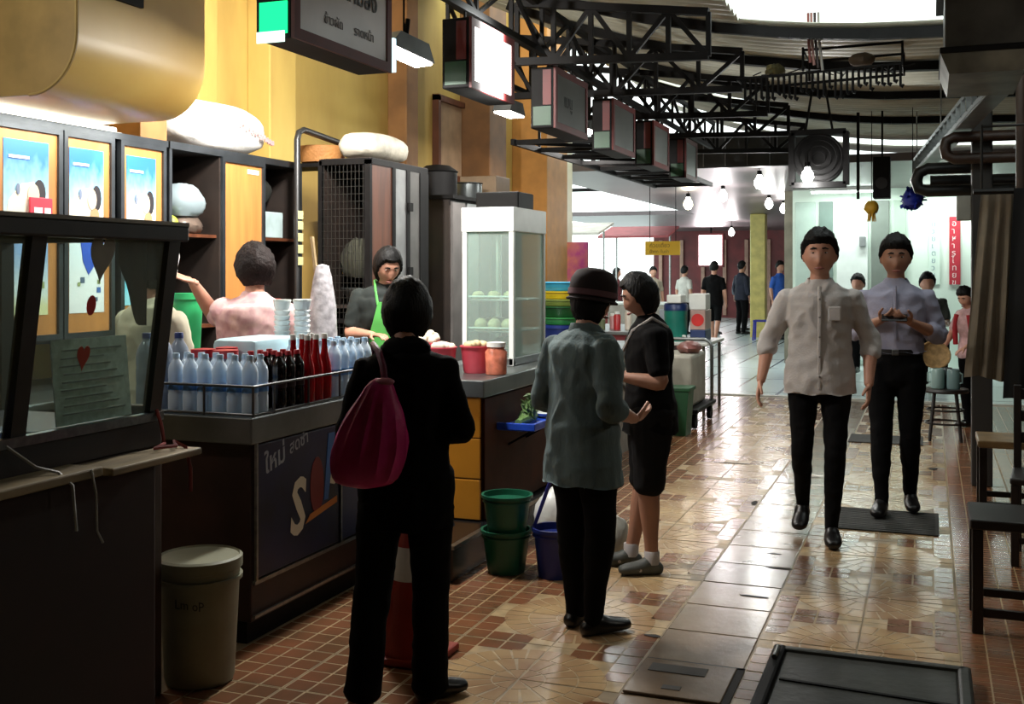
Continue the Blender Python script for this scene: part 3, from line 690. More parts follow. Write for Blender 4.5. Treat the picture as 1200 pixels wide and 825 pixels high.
k1 = bottle('dark cola bottle with red cap beside the water bottles', m_cola, M('red_cap',(.72,.10,.16),.4), M('cola_label',(.16,.05,.08),.4), 'cola bottles in the rack', .25,.033)
row(k1, [(-2.645-.072*i, 4.15+.073*j, zc) for j in range(3) for i in range(3)], {4.15:'dark cola bottle with red cap next to the water bottles',4.223:'dark cola bottle with red cap in the middle cola row',4.296:'dark cola bottle with red cap next to the red syrup'})
m_redb = M('red_syrup',(.60,.05,.09),.12,var=.1)
r1 = bottle('tall red syrup bottle with white cap in the wire rack', m_redb, m_white, None, 'red syrup bottles in the rack', .31,.034,True)
row(r1, [(-2.645-.075*i, 4.385+.075*j, zc) for j in range(3) for i in range(2)], {4.385:'tall red syrup bottle with white cap next to the cola',4.46:'tall red syrup bottle with white cap in the middle syrup row',4.535:'tall red syrup bottle with white cap next to the far water bottles'})
w2 = bottle('clear water bottle in the crowd behind the red syrup bottles', m_water, m_cap_b, m_lab_b, 'water bottles behind the syrup', .27,.035)
row(w2, [(-2.65-.077*i, 4.63+.077*j, zc) for j in range(5) for i in range(4)])
m_gw = GLASS('grey_bottle_plastic',(.80,.84,.88),.5,.12,(.66,.70,.76))
g1 = bottle('large clear bottle with blue cap on the counter beside the show case', m_gw, M('navy_cap',(.20,.26,.48),.4), None, 'large clear bottles by the show case', .33,.045)
row(g1, [(-3.10,3.95,zc),(-3.10,4.06,zc),(-3.21,3.98,zc),(-3.22,4.10,zc)])
# things behind the bottles
put('cooler_lid', MB().bbox((-3.20,4.43,.951),(-2.95,4.83,1.23),.03), M('pale_cyan_plastic',(.76,.90,.94),.4), 'pale cyan plastic box behind the cola bottles', 'box')
for k,(x,y) in enumerate(((-3.00,4.92),(-3.105,4.90),(-3.05,5.005))):
    t = T('cup_stack', ('tall sleeve of white cups closest to the water bottles','tall sleeve of white cups closest to the pink vendor','tall sleeve of white cups closest to the printed plastic bags')[k], 'cups', (x,y,.951), 0, 'sleeves of white cups')
    prof = [(.005,0),(.034,0)]
    for q in range(16): prof += [(.034,.01+q*.026),(.043,.034+q*.026)]
    prof += [(.045,.45),(.04,.45),(.005,.44)]
    part('sleeve', MB().lathe(prof,14), M('white_cup',(.90,.92,.92),.4,var=.04), t, True, False)
    part('rim', MB().lathe([(.041,.446),(.047,.446),(.047,.455),(.041,.455)],14), m_white, t, True, False)
for k,(x,y,s) in enumerate(((-2.965,4.215,.056),(-3.10,4.235,.055),(-3.065,4.365,.05))):
    t = T('lidded_jar', 'clear jar with red lid beside the pink vendor', 'jar', (x,y,.951), 0, 'red lidded jars')
    part('glass_body', MB().lathe([(.005,0),(s,.003),(s,.19),(s*.9,.21),(.005,.21)],16), m_gw, t, True, False)
    part('lid', MB().lathe([(.005,.21),(s*1.02,.21),(s*1.02,.245),(.005,.25)],16), M('red_lid',(.72,.14,.18),.4), t, True, False)
gb = T('green_bin', 'bright green plastic bin on the worktop below the poster cabinet', 'bin', (-3.99,5.30,.94))
part('body', MB().lathe([(.005,0),(.066,.0),(.088,.46),(.080,.46),(.06,.02),(.005,.02)],20), M('bright_green_plastic',(.18,.66,.40),.4), gb, True, False)
part('rim', MB().lathe([(.080,.45),(.096,.45),(.096,.485),(.080,.485)],20), M('bright_green_plastic',(.18,.66,.40),.4), gb, True, False)
tb = put('tissue_bottle', MB().lathe([(.01,1.0),(.04,1.0),(.04,1.22),(.012,1.26),(.012,1.32),(.003,1.32)],14,(-3.72,5.85,0)), M('pale_blue_bottle',(.66,.82,.94),.3), 'pale blue squeeze bottle behind the pink vendor', 'bottle')
bk = T('back_table', 'steel table behind the pink vendor against the cabinet', 'table', (-3.75,5.75,0))
part('top', MB().bbox((-4.15,5.45,.96),(-3.6,6.44,1.0),.008), m_stain, bk)
for x,y in ((-4.1,5.5),(-3.65,5.5),(-4.1,6.39),(-3.65,6.39)): part('leg', MB().cyl((x,y,.18),(x,y,.96),.018,n=8), m_steel, bk)
pb = put('plastic_roll', MB().lathe([(.02,0),(.085,.03),(.075,.30),(.05,.46),(.035,.52),(.005,.53)],16,(-3.12,5.33,1.06)), M('printed_white_film',(.82,.80,.82),.35,var=.3,scale=26,bump=.4,bscale=30), 'bundle of printed plastic bags hanging on a stick', 'bag')
stk_ = T('wooden_stick', 'pale wooden stick holding up the plastic bags', 'stick', (-3.06,5.45,.18))
part('shaft', MB().cyl((-3.06,5.45,.20),(-3.17,5.30,1.74),.012,n=8), M('pale_wood_stick',(.72,.62,.46),.6), stk_, True)
part('foot', MB().bbox((-3.14,5.36,.18),(-2.98,5.54,.215),.008), m_dark, stk_)

# --- raised plinth and yellow counter
struct('trim_10', MB().bbox((-4.74,5.05,0),(-2.22,7.6,.18),.01), M('black_plinth_tile',(.08,.08,.085),.25), 'black tiled plinth under the yellow counter')
struct('trim_11', MB().bar((-2.225,5.05,.175),(-2.225,7.6,.175),.03,.02), m_steel, 'steel edge strip along the black plinth')
yc = T('yellow_counter', 'yellow tiled serving counter with steel top on the black plinth', 'counter', (-2.7,6.4,.18))
m_yt = M('yellow_orange_tile',(.86,.58,.18),.35,var=.1,scale=4); m_bt = M('brown_side_panel',(.26,.12,.06),.6,var=.3,spec=.12)
part('body', MB().box((-2.92,5.63,.182),(-2.30,7.30,.86)), m_bt, yc)
for i in range(3):
    for j in range(3):
        x0 = -2.92+i*.206; z0 = .185+j*.225
        part('tile', MB().bbox((x0+.003,5.615,z0+.003),(x0+.203,5.632,z0+.222),.004), m_yt, yc)
part('top', MB().bbox((-2.94,5.59,.86),(-2.27,7.32,.955),.006), m_stain, yc)
part('side_panel', MB().bbox((-2.30,5.64,.19),(-2.285,7.28,.85),.004), m_bt, yc)
# pink bowls
m_pink = M('pink_red_plastic',(.82,.30,.36),.35,var=.12)
def bowl(x,y,r,h,label,fill,fm):
    t = T('plastic_bowl', label, 'bowl', (x,y,.956))
    part('body', MB().lathe([(.005,0),(r*.78,0),(r*.84,h*.1),(r,h*.95),(r*1.06,h*.95),(r*1.06,h),(r*.93,h),(r*.76,h*.12),(.005,h*.1)],22), m_pink, t, True, False)
    mb = MB(); rr = random.Random(int(x*100))
    for k in range(16):
        a = rr.uniform(0,6.3); q = rr.uniform(0,r*.7); mb.ball((q*math.cos(a),q*math.sin(a),h*.95+fill*(1-q/r)*.6), (.028,.022,.024), 8, 6)
    part('filling', mb, fm, t, True, False)
m_tofu = M('white_noodle_pile',(.90,.86,.78),.6); 
bowl(-2.80,6.05,.095,.17,'pink plastic bowl heaped with white noodles behind the dark head',.10,m_tofu)
bowl(-2.66,5.90,.085,.155,'pink bowl with pale filling between two other pink bowls',.03,m_tofu)
bowl(-2.49,6.02,.095,.16,'pink bowl with cream coloured filling next to the orange jar',.03,M('cream_filling',(.85,.78,.60),.6))
jr = T('chilli_jar', 'clear jar of orange chilli sauce on the yellow counter corner', 'jar', (-2.34,5.95,.956))
part('glass_body', MB().lathe([(.005,0),(.06,.003),(.065,.13),(.05,.15),(.05,.16),(.005,.16)],18), M('chilli_sauce',(.82,.48,.38),.2,var=.3,scale=20), jr, True, False)
part('lid', MB().lathe([(.005,.16),(.055,.16),(.055,.185),(.005,.19)],18), m_plastic_white, jr, True, False)
# white glass display cabinet
wc = T('glass_cabinet', 'white framed glass food cabinet on the yellow counter', 'display cabinet', (-2.62,6.8,.956))
x0,x1,y0,y1,z0,z1 = -2.79,-2.44,6.5,7.12,.957,1.95
f = 0.032
for x in (x0,x1-f):
    for y in (y0,y1-f): part('post', MB().bbox((x,y,z0),(x+f,y+f,z1),.004), m_white, wc)
part('header', MB().bbox((x0-.004,y0-.006,1.80),(x1+.004,y1+.004,1.955),.006), m_white, wc)
part('base', MB().bbox((x0,y0,z0),(x1,y1,z0+.05),.005), m_stain, wc)
for nm,a,bq in (('glass_pane',(x0+f,y0+.012,z0+.05),(x1-f,y0+.016,1.80)),('glass_pane',(x1-.016,y0+f,z0+.05),(x1-.012,y1-f,1.80)),('glass_pane',(x0+.012,y0+f,z0+.05),(x0+.016,y1-f,1.80))):
    part(nm, MB().box(a,bq), m_glass, wc)
for z in (1.16,1.36):
    part('shelf', MB().bbox((x0+.02,y0+.03,z),(x1-.02,y1-.03,z+.012),.003), m_steel, wc)
    part('shelf_rail', MB().cyl((x0+.03,y0+.03,z+.03),(x1-.03,y0+.03,z+.03),.006,n=8), m_white, wc)
m_food = M('pale_food',(.82,.78,.62),.5,var=.2,scale=18); m_leaf = M('leafy_green',(.38,.58,.30),.6,var=.3,scale=20)
rr = random.Random(2)
for k in range(7):
    put('food_piece', lumpy((-2.71+.095*(k%3),6.62+.14*(k//3),1.2045),(.042,.06,.045),.12,4,k), m_food, 'pale boiled chicken piece on the lower glass cabinet shelf', 'food', 'chicken pieces in the glass cabinet')
for k in range(5):
    put('food_tray_item', lumpy((-2.72+.055*k,6.60+.13*(k%2),1.3937),(.04,.05,.03),.25,4,k+20), m_leaf if k%2 else m_food, 'food bundle on the upper glass cabinet shelf', 'food', 'bundles on the upper shelf')
put('vegetable_heap', lumpy((-2.615,6.8,1.055),(.105,.20,.066),.3,4,31), m_leaf, 'heap of leafy vegetables on the glass cabinet floor', 'vegetables')
put('oven_box', MB().bbox((-2.80,6.75,1.957),(-2.5,7.05,2.07),.01), m_black, 'black box on top of the white glass cabinet', 'box', smooth=False)
put('oven_box', MB().bbox((-2.62,7.3,.957),(-2.40,7.5,1.0),.01), m_dark, 'dark board at the end of the yellow counter', 'board', smooth=False)
# blue shelf with herbs on the counter side
sh = T('blue_shelf_tray', 'bright blue tray hung on the side of the yellow counter', 'tray', (-2.15,6.12,.66))
mbl = M('bright_blue_plastic',(.12,.30,.78),.4)
part('pan', MB().bbox((-2.284,5.82,.655),(-2.06,6.42,.675),.006), mbl, sh); part('lip', MB().bbox((-2.07,5.82,.66),(-2.055,6.42,.70),.004).bbox((-2.284,5.81,.66),(-2.055,5.825,.70),.004), mbl, sh)
part('bracket', MB().bar((-2.283,6.0,.55),(-2.1,6.0,.655),.012), m_black, sh); part('bracket', MB().bar((-2.283,6.3,.55),(-2.1,6.3,.655),.012), m_black, sh)
hb = T('herb_bunch', 'bunch of fresh green herbs lying in the blue tray', 'herbs', (-2.17,6.02,.676))
rr = random.Random(4)
leafm = M('herb_leaf',(.48,.62,.36),.5,var=.35,scale=10)
for k in range(46):
    a = rr.uniform(0,6.28); q = rr.uniform(0,.11); c = Vector((q*.5*math.cos(a), q*1.2*math.sin(a), .04+rr.uniform(0,.13)*(1-q/.16)))
    mb = MB(); d = Vector((rr.uniform(-1,1),rr.uniform(-1,1),rr.uniform(.2,1.2))).normalized()*.035; s = d.cross(Vector((rr.uniform(-1,1),rr.uniform(-1,1),.3))).normalized()*.014
    up = d.cross(s).normalized()*.004
    mb.add([c-d, c+s+up, c+d, c-s+up, c-up*.4],[(0,1,4),(1,2,4),(2,3,4),(3,0,4)])
    part('leaf', mb, leafm, hb, False, False)
part('stems', MB().cyl((0,-.17,.022),(0,.09,.032),.02,.03,n=8), leafm, hb, True, False)
put('white_dish', MB().lathe([(.005,0),(.05,.002),(.085,.03),(.08,.032),(.045,.008),(.005,.006)],18,(-2.16,6.30,.676)), m_white, 'small white dish in the blue tray beside the herbs', 'dish')
# buckets on the floor
def bucket(name, x,y,z,r,h,mat,label,cat,handle=None):
    t = T(name, label, cat, (x,y,z))
    part('body', MB().lathe([(.005,0),(r*.74,0),(r*.76,.01),(r*.96,h*.93),(r*1.05,h*.93),(r*1.05,h),(r*.95,h),(r*.73,.02),(.005,.015)],26), mat, t, True, False)
    part('rim', MB().lathe([(r*.95,h*.83),(r*1.0,h*.83),(r*1.0,h*.86),(r*.95,h*.86)],26), mat, t, True, False)
    return t
m_gp = M('deep_green_plastic',(.06,.36,.26),.4,var=.15)
bucket('plastic_bucket',-2.052,5.36,0,.128,.22,m_gp,'lower green plastic bucket of the stacked pair on the floor','bucket')
bucket('plastic_bucket',-2.048,5.36,.19,.128,.21,m_gp,'upper green plastic bucket nested in another green bucket','bucket')
bb = bucket('blue_bucket',-1.785,5.36,0,.115,.25,M('deep_blue_plastic',(.10,.16,.44),.4,var=.15),'blue plastic bucket with upright strap handle beside green buckets','bucket')
part('strap', MB().tube([(-.115,0,.24),(-.03,0,.47),(-.01,0,.49),(.01,0,.48),(.05,.0,.38),(.10,0,.24)], .010, 6), M('blue_strap',(.13,.16,.50),.5), bb, True, False)
part('water_fill', MB().lathe([(.005,.20),(.10,.20),(.10,.205),(.005,.205)],20), M('suds',(.74,.78,.80),.2), bb, True, False)
put('white_bag', lumpy((-1.93,5.78,.16),(.11,.10,.2),.15,3,12), m_plastic_white, 'white plastic bag standing behind the blue bucket', 'bag')
put('white_bag', lumpy((-1.62,5.86,.10),(.09,.10,.13),.15,3,15), M('grey_white_bag',(.66,.66,.62),.5,bump=.4,bscale=20), 'greyish bag on the floor behind the black shorts', 'bag')
# traffic cone behind the woman in black
cn = T('traffic_cone', 'orange traffic cone standing by the drinks counter', 'cone', (-1.95,4.04,0))
mo = M('cone_orange',(.58,.15,.07),.45,var=.15)
part('base', MB().bbox((-.145,-.145,0),(.145,.145,.03),.01), mo, cn, False, False)
part('body', MB().lathe([(.13,.03),(.125,.05),(.03,.70),(.022,.71),(.003,.71)],22), mo, cn, True, False)
part('reflective_band', MB().lathe([(.083,.32),(.086,.32),(.068,.45),(.065,.45)],22), M('pale_band',(.82,.80,.76),.4), cn, True, False)
# ================================================================== PEOPLE
def V(*a): return Vector(a)
def crom(pts, sub=4):
    """Catmull-Rom through (pos, rx, ry) stations"""
    if len(pts) < 3: return pts
    out = []
    for i in range(len(pts)-1):
        p0 = pts[max(i-1,0)]; p1 = pts[i]; p2 = pts[i+1]; p3 = pts[min(i+2,len(pts)-1)]
        for k in range(sub):
            t = k/sub
            def cr(a,b,c,d): return .5*((2*b)+(c-a)*t+(2*a-5*b+4*c-d)*t*t+(3*b-a-3*c+d)*t*t*t)
            out.append(tuple([cr(p0[0],p1[0],p2[0],p3[0]), max(.002,cr(p0[1],p1[1],p2[1],p3[1])), max(.002,cr(p0[2],p1[2],p2[2],p3[2]))]))
    out.append(pts[-1]); return out
def limb(mb, st, ref=(1,0,0), n=14, sub=4):
    """closed lofted tube through stations (pos, rx, ry), rounded ends"""
    st = crom([(Vector(p),a,b) for p,a,b in st], sub)
    ref = Vector(ref); rings = []; m = len(st)
    for i,(p,rx,ry) in enumerate(st):
        t = (st[min(i+1,m-1)][0]-st[max(i-1,0)][0]).normalized()
        a = ref-t*ref.dot(t)
        if a.length < .05: a = Vector((0,1,0))-t*t.y
        a.normalize(); b = t.cross(a)
        ring = [p+a*rx*math.cos(2*PI*k/n)+b*ry*math.sin(2*PI*k/n) for k in range(n)]
        if i == 0:
            e = min(rx,ry)
            rings.append([p-t*e*.55+(q-p)*.35 for q in ring]); rings.append([p-t*e*.33+(q-p)*.78 for q in ring])
        rings.append(ring)
        if i == m-1:
            e = min(rx,ry)
            rings.append([p+t*e*.33+(q-p)*.78 for q in ring]); rings.append([p+t*e*.55+(q-p)*.35 for q in ring])
    return mb.ring_tube(rings)
def remesh(mb, vox, smooth=2, wrinkle=0, wscale=9, seed=0, xf=None):
    """one continuous skin over all the lofted volumes"""
    me = mb.me('tmp'); o = bpy.data.objects.new('tmp', me); COL.objects.link(o)
    r = o.modifiers.new('r','REMESH'); r.mode = 'VOXEL'; r.voxel_size = vox; r.use_smooth_shade = True
    if smooth:
        s = o.modifiers.new('s','SMOOTH'); s.iterations = smooth; s.factor = .5
    dg = bpy.context.evaluated_depsgraph_get(); out = bpy.data.meshes.new_from_object(o.evaluated_get(dg))
    bpy.data.objects.remove(o); bpy.data.meshes.remove(me)
    if wrinkle:
        off = Vector((seed*3.1, seed*1.7, seed))
        nv = len(out.vertices); co = [0.]*(3*nv); no = [0.]*(3*nv)
        out.vertices.foreach_get('co', co); out.vertices.foreach_get('normal', no)
        for i in range(0, 3*nv, 3):
            c = Vector(co[i:i+3])
            k = noise.noise(Vector((c.x*wscale, c.y*wscale, c.z*wscale*.55))+off) + .6*noise.noise(Vector((c.x*wscale*1.3+c.z*wscale*1.1, c.y*wscale, c.z*wscale*1.6-c.x*wscale))+off)
            k = max(-.5, 1-abs(k)*2.2)                    # creases
            co[i] += no[i]*wrinkle*k; co[i+1] += no[i+1]*wrinkle*k; co[i+2] += no[i+2]*wrinkle*k
        out.vertices.foreach_set('co', co); out.update()
    out.polygons.foreach_set('use_smooth', [True]*len(out.polygons))
    return out
HW, HD, HH = .081, .096, .113
def head_surface(d):
    """skull with face; d unit vector, -y is the front"""
    x, y, z = d.x*HW, d.y*HD, d.z*HH
    if d.z < 0:
        t = -d.z; x *= 1-.27*t**1.8
        if d.y > 0: y *= 1-.55*t
        else: y *= 1-.05*t
    if d.y < 0: y *= .94
    if d.y < -.1:
        g = lambda a,s: math.exp(-(a/s)**2)
        ny = 0
        nz = (.022-z)/.062                                     # 0 at the bridge, 1 at the tip
        if -.15 < nz < 1.25: ny += .021*g(x,.011+.006*max(0,min(1,nz)))*max(0,min(1,nz))**.8*(1 if nz < 1 else max(0,1-(nz-1)*4))
        ny += .005*g(z-.036,.012)*g(x,.05)                     # brow
        ny -= .009*(g(x-.031,.014)+g(x+.031,.014))*g(z-.016,.012)
        ny += .006*g(x,.022)*g(z+.066,.012)                    # lips
        ny -= .003*g(x,.03)*g(z+.082,.008)
        ny += .006*g(x,.022)*g(z+.100,.014)                    # chin
        ny += .004*(g(x-.044,.016)+g(x+.044,.016))*g(z+.02,.02)
        y -= ny
    return Vector((x,y,z))
def head_volume(mb, M4, s):
    nu, nv = 40, 30; vs = []; fs = []
    for i in range(nv+1):
        th = PI*min(max(i/nv,.004),.996)
        for k in range(nu):
            ph = 2*PI*k/nu; vs.append(M4 @ (head_surface(V(math.sin(th)*math.cos(ph),math.sin(th)*math.sin(ph),math.cos(th)))*s))
    for i in range(nv):
        for k in range(nu):
            l = (k+1)%nu; fs.append((i*nu+k,(i+1)*nu+k,(i+1)*nu+l,i*nu+l))
    fs.append(tuple(range(nu-1,-1,-1))); fs.append(tuple(nv*nu+k for k in range(nu)))
    mb.add(vs, fs)
    for sx in (-1,1):
        e = MB().ball((0,0,0),(.010*s,.019*s,.030*s),10,8); c = V(sx*.081*s,.012*s,-.004*s)
        for v in e.v: v += c
        mb.add([M4 @ v for v in e.v], e.f)
def hair_mesh(M4, s, style, seed=0):
    nu, nv = 44, 30; vs = []; fs = []
    def w(d):
        ax = abs(d.x); fr = max(0,-d.y)
        if style == 'short':
            kp = ((-1,.60),(-.5,.52),(-.2,.22),(.1,-.10),(.45,-.38),(1,-.50)); lim = kp[-1][1]
            for (a_,la),(b_,lb) in zip(kp,kp[1:]):
                if d.y <= b_: lim = la+(lb-la)*max(0,(d.y-a_)/(b_-a_)); break
        elif style == 'curly': lim = -.70 if d.y > .0 else -.55+1.0*min(1,fr*1.6)
        elif style == 'bald': lim = .2
        elif style == 'bob': lim = -.95 if d.y > -.15 else -.95+1.55*min(1,(fr-.15)*1.9)
        elif style == 'crop': lim = -.75 if d.y > .0 else -.6+1.0*min(1,fr*1.6)
        else: lim = -.4
        return max(0,min(1,(d.z-lim+(.05*noise.noise(d*18+V(seed,1,2)) if style == 'short' else 0))/.14+.5))
    vol = {'short':1.21,'bob':1.20,'crop':1.20,'bald':1.03,'curly':1.30}.get(style,1.12)
    for i in range(nv+1):
        th = PI*min(max(i/nv,.004),.996)
        for k in range(nu):
            ph = 2*PI*k/nu; d = V(math.sin(th)*math.cos(ph),math.sin(th)*math.sin(ph),math.cos(th))
            q = w(d); base = head_surface(d)
            tuft = (1.6 if style in ('curly','short') else 1)*.05*noise.noise(d*6+V(seed,0,0))+.05*noise.noise(d*14+V(0,seed,0))
            f = (.80*(1-q)+(vol+tuft+((.17 if style == 'short' else .07)*max(0,d.z)))*q)
            if style == 'bob' and d.z < -.2 and q > .5: base = V(d.x*HW*1.05, d.y*HD*1.0, d.z*HH); f = 1.12+tuft
            vs.append(M4 @ (base*f*s))
    for i in range(nv):
        for k in range(nu):
            l = (k+1)%nu; fs.append((i*nu+k,(i+1)*nu+k,(i+1)*nu+l,i*nu+l))
    fs.append(tuple(range(nu-1,-1,-1))); fs.append(tuple(nv*nu+k for k in range(nu)))
    return MB().add(vs, fs)
def hand_mb(wrist, dirv, palm, thumb_side, s=1, curl=.35):
    """palm, four fingers and thumb; dirv wrist->knuckles, palm = palm normal, thumb_side = +-1 along dirv x palm"""
    d = Vector(dirv).normalized(); n = Vector(palm); n = (n-d*n.dot(d)).normalized(); side = d.cross(n)*thumb_side; w = Vector(wrist)
    mb = MB()
    limb(mb, [(w-d*.03*s,.021*s,.017*s),(w+d*.01*s,.024*s,.016*s),(w+d*.045*s,.038*s,.014*s),(w+d*.085*s,.040*s,.012*s)], side, 12, 3)
    for k,(off,ln,cu) in enumerate(((.030,.068,.9),(.0095,.076,1),(-.0115,.071,1.05),(-.031,.056,1.2))):
        p = w+d*.082*s+side*off*s; dd = d.copy(); pts = [(p,.0088*s,.0088*s)]
        for seg in range(3):
            a = curl*cu*(.5+.35*seg)
            dd = (Matrix.Rotation(a,3,d.cross(n).normalized()) @ dd); dd = dd if (dd-d).dot(n) >= -1e-6 or seg else dd
            # bend towards the palm
            p = p+dd*ln*s*(.42,.32,.26)[seg]; pts.append((p,(.0086,.0080,.0070)[seg]*s,(.0086,.0080,.0070)[seg]*s))
        limb(mb, pts, side, 8, 2)
    p = w+d*.022*s+side*.026*s; t = (d*.62+side*.72+n*.30).normalized(); q = p+t*.036*s; t2 = (d*.88+side*.25+n*.38).normalized()
    limb(mb, [(p-t*.012*s,.013*s,.013*s),(q,.0105*s,.0105*s),(q+t2*.030*s,.0092*s,.0092*s),(q+t2*.048*s,.008*s,.008*s)], n, 8, 2)
    return mb

SKIN = M('skin_tan',(.76,.57,.48),.5,var=.08,scale=8,col2=(.70,.50,.41))
SKIN2 = M('skin_brown',(.64,.46,.37),.5,var=.1,scale=8)
HAIR = M('black_hair',(.040,.032,.032),.6,var=.3,scale=30,stretch=(1,1,.2),bump=.5,bscale=120,spec=.25)
HAIRB = M('dark_brown_hair',(.13,.085,.075),.65,var=.4,scale=18,bump=.8,bscale=60,spec=.2)
EYE = M('dark_eye',(.04,.03,.03),.2); EYEW = M('eye_white',(.80,.78,.75),.3); LIP = M('lip_tone',(.58,.34,.30),.5)
SHOE = M('black_shoe_leather',(.05,.045,.045),.35)
def person(label, loc, rz, H=1.72, pose=None, shirt=None, pants=None, skin=None, hair=('short',None), group=None, build=1.0, shirt_len=.84, sleeve='long', leg='long', detail=1, shoe=None, seed=0, tucked=False, shirt_name='shirt', shirt_fat=.018, face=True, hw=1.0, pants_name='trousers', socks=None):
    """faces local -Y; +X is the figure's own left.  Pose numbers are for a 1.72 m figure."""
    s = H/1.72; po = pose or {}; skin = skin or SKIN
    root = T('person', label, 'person', loc, rz, group)
    J = {'pelvis':(0,0,.93),'waist':(0,.0,1.08),'chest':(0,.0,1.28),'neck':(0,.012,1.455),'head':(0,-.012,1.602),
         'shL':(.166,.005,1.368),'elL':(.235,.03,1.11),'wrL':(.25,-.03,.88),'hipL':(.09,0,.90),'knL':(.10,-.02,.49),'anL':(.10,.03,.085),'toL':(.12,-.10,.03),
         'shR':(-.166,.005,1.368),'elR':(-.235,.03,1.11),'wrR':(-.25,-.03,.88),'hipR':(-.09,0,.90),'knR':(-.10,-.02,.49),'anR':(-.10,.03,.085),'toR':(-.12,-.10,.03)}
    J.update({k:v for k,v in po.items() if k in J}); J = {k:Vector(v)*s for k,v in J.items()}
    vox = (.0075,.010,.016,.024)[3-min(3,int(detail*3))] if detail < 1 else .0075
    Bd = build*s
    def lerp(a,b,t): return J[a].lerp(J[b],t)
    def torso(mb, g, gl=0):
        pel, wa, ch, ne = J['pelvis'],J['waist'],J['chest'],J['neck']
        st = [(pel+V(0,0,-.06*s),.150*Bd+g-gl,.112*Bd+g-gl),(pel+V(0,.005*s,.02*s),.160*Bd+g-gl,.115*Bd+g-gl),(wa,.142*Bd+g,.100*Bd+g),(ch+V(0,-.005*s,-.05*s),.160*Bd+g,.113*Bd+g),(ch+V(0,0,.06*s),.172*Bd+g,.108*Bd+g),(ch.lerp(ne,.58),.160*s+g,.088*Bd+g),(ch.lerp(ne,.80),.115*s+g,.072*s+g),(ne+V(0,0,-.01*s),.068*s+g*.6,.062*s+g*.6)]
        limb(mb, st, (1,0,0), 20, 3)
    def arm(mb, S, g, a=0, b=1, cov=0):
        sh,el,wr = J['sh'+S],J['el'+S],J['wr'+S]
        st = [(sh+V(0,0,.0),.050*Bd+g,.055*Bd+g),(sh.lerp(el,.35),.049*Bd+g,.051*Bd+g),(sh.lerp(el,.8),.041*Bd+g,.042*Bd+g),(el,.040*Bd+g,.041*Bd+g),(el.lerp(wr,.3),.040*Bd+g,.041*Bd+g),(el.lerp(wr,.7),.032*Bd+g,.031*Bd+g),(wr,.026*s+g,.024*s+g)]
        n = len(st)
        if cov: st = [(q,x-(.013*s if i/(n-1) <= cov else 0),y-(.013*s if i/(n-1) <= cov else 0)) for i,(q,x,y) in enumerate(st)]
        st = [q for i,q in enumerate(st) if i/(n-1) <= b+1e-6]
        limb(mb, st, (1,0,0), 12, 3)
    def legt(mb, S, g, b=1, flare=0, cov=0, ext=0):
        hp,kn,an = J['hip'+S],J['kn'+S],J['an'+S]
        st = [(hp+V(0,0,.03*s),.085*Bd+g,.098*Bd+g),(hp.lerp(kn,.25),.080*Bd+g,.088*Bd+g),(hp.lerp(kn,.7),.064*Bd+g,.066*Bd+g),(kn,.056*Bd+g,.059*Bd+g),(kn.lerp(an,.3),.052*Bd+g,.057*Bd+g+flare*.3),(kn.lerp(an,.7),.040*s+g+flare*.6,.042*s+g+flare*.6),(an,.034*s+g+flare,.038*s+g+flare)]
        n = len(st)
        if cov: st = [(q,x-(.020*s if i/(n-1) <= cov else 0),y-(.020*s if i/(n-1) <= cov else 0)) for i,(q,x,y) in enumerate(st)]
        st = [q for i,q in enumerate(st) if i/(n-1) <= b+1e-6]
        if ext: st.append((an+(an-kn).normalized()*ext,st[-1][1]*1.02,st[-1][2]*1.05))
        limb(mb, st, (1,0,0), 14, 3)
    # body: one continuous skin
    Hm = Matrix.Translation(J['head']) @ Euler(po.get('head_rot',(0,0,0))).to_matrix().to_4x4()
    mb = MB(); torso(mb, -.020*s, .02*s if pants else 0)
    for S in 'LR':
        arm(mb, S, 0, cov={'long':.9,'roll':.55,'short':.2,'cap':.1}[sleeve] if shirt else 0); legt(mb, S, 0, cov={'long':1.01,'shorts':.3,'knee':.4}[leg] if pants else 0)
        an,to = J['an'+S],J['to'+S]; f = (to-an); f.z = 0; f.normalize()
        limb(mb, [(an+V(0,0,.02*s),.034*s,.036*s),(an-f*.01*s+V(0,0,-.035*s),.033*s,.036*s),(an.lerp(to,.5)+V(0,0,-.024*s),.034*s,.024*s),(to,.038*s,.018*s)], f.cross(V(0,0,1)), 10, 2)
    limb(mb, [(J['neck']+V(0,.01*s,-.05*s),.060*s,.058*s),(J['neck'].lerp(J['head'],.35),.053*s,.055*s),(J['head']+ (Hm.to_3x3() @ V(0,.012*s,-.04*s)),.050*s,.055*s)], (1,0,0), 14, 3)
    head_volume(mb, Hm, s*hw)
    me = remesh(mb, vox, 1)
    bm = bmesh.new(); bm.from_mesh(me)
    for S,sg in (('L',1),('R',-1)):
        wr,el = J['wr'+S],J['el'+S]; d = (wr-el).normalized()
        d = Vector(po.get('hd'+S, d)); pn = Vector(po.get('pn'+S, (-sg*.8,.0,0) if d.z < -.5 else (0,0,-1)))
        n_ = (pn-d*pn.dot(d)).normalized(); th = Vector(po.get('th'+S, (0,-1,.2)))
        ts = 1 if d.cross(n_).dot(th) > 0 else -1
        hm = remesh(hand_mb(wr, d, pn, ts, s, po.get('curl'+S,.38)), .0042 if detail >= 1 else .008, 1)
        bm.from_mesh(hm); bpy.data.meshes.remove(hm)
    bm.to_mesh(me); bm.free()
    me.polygons.foreach_set('use_smooth', [True]*len(me.polygons))
    link('body', me, skin, root)
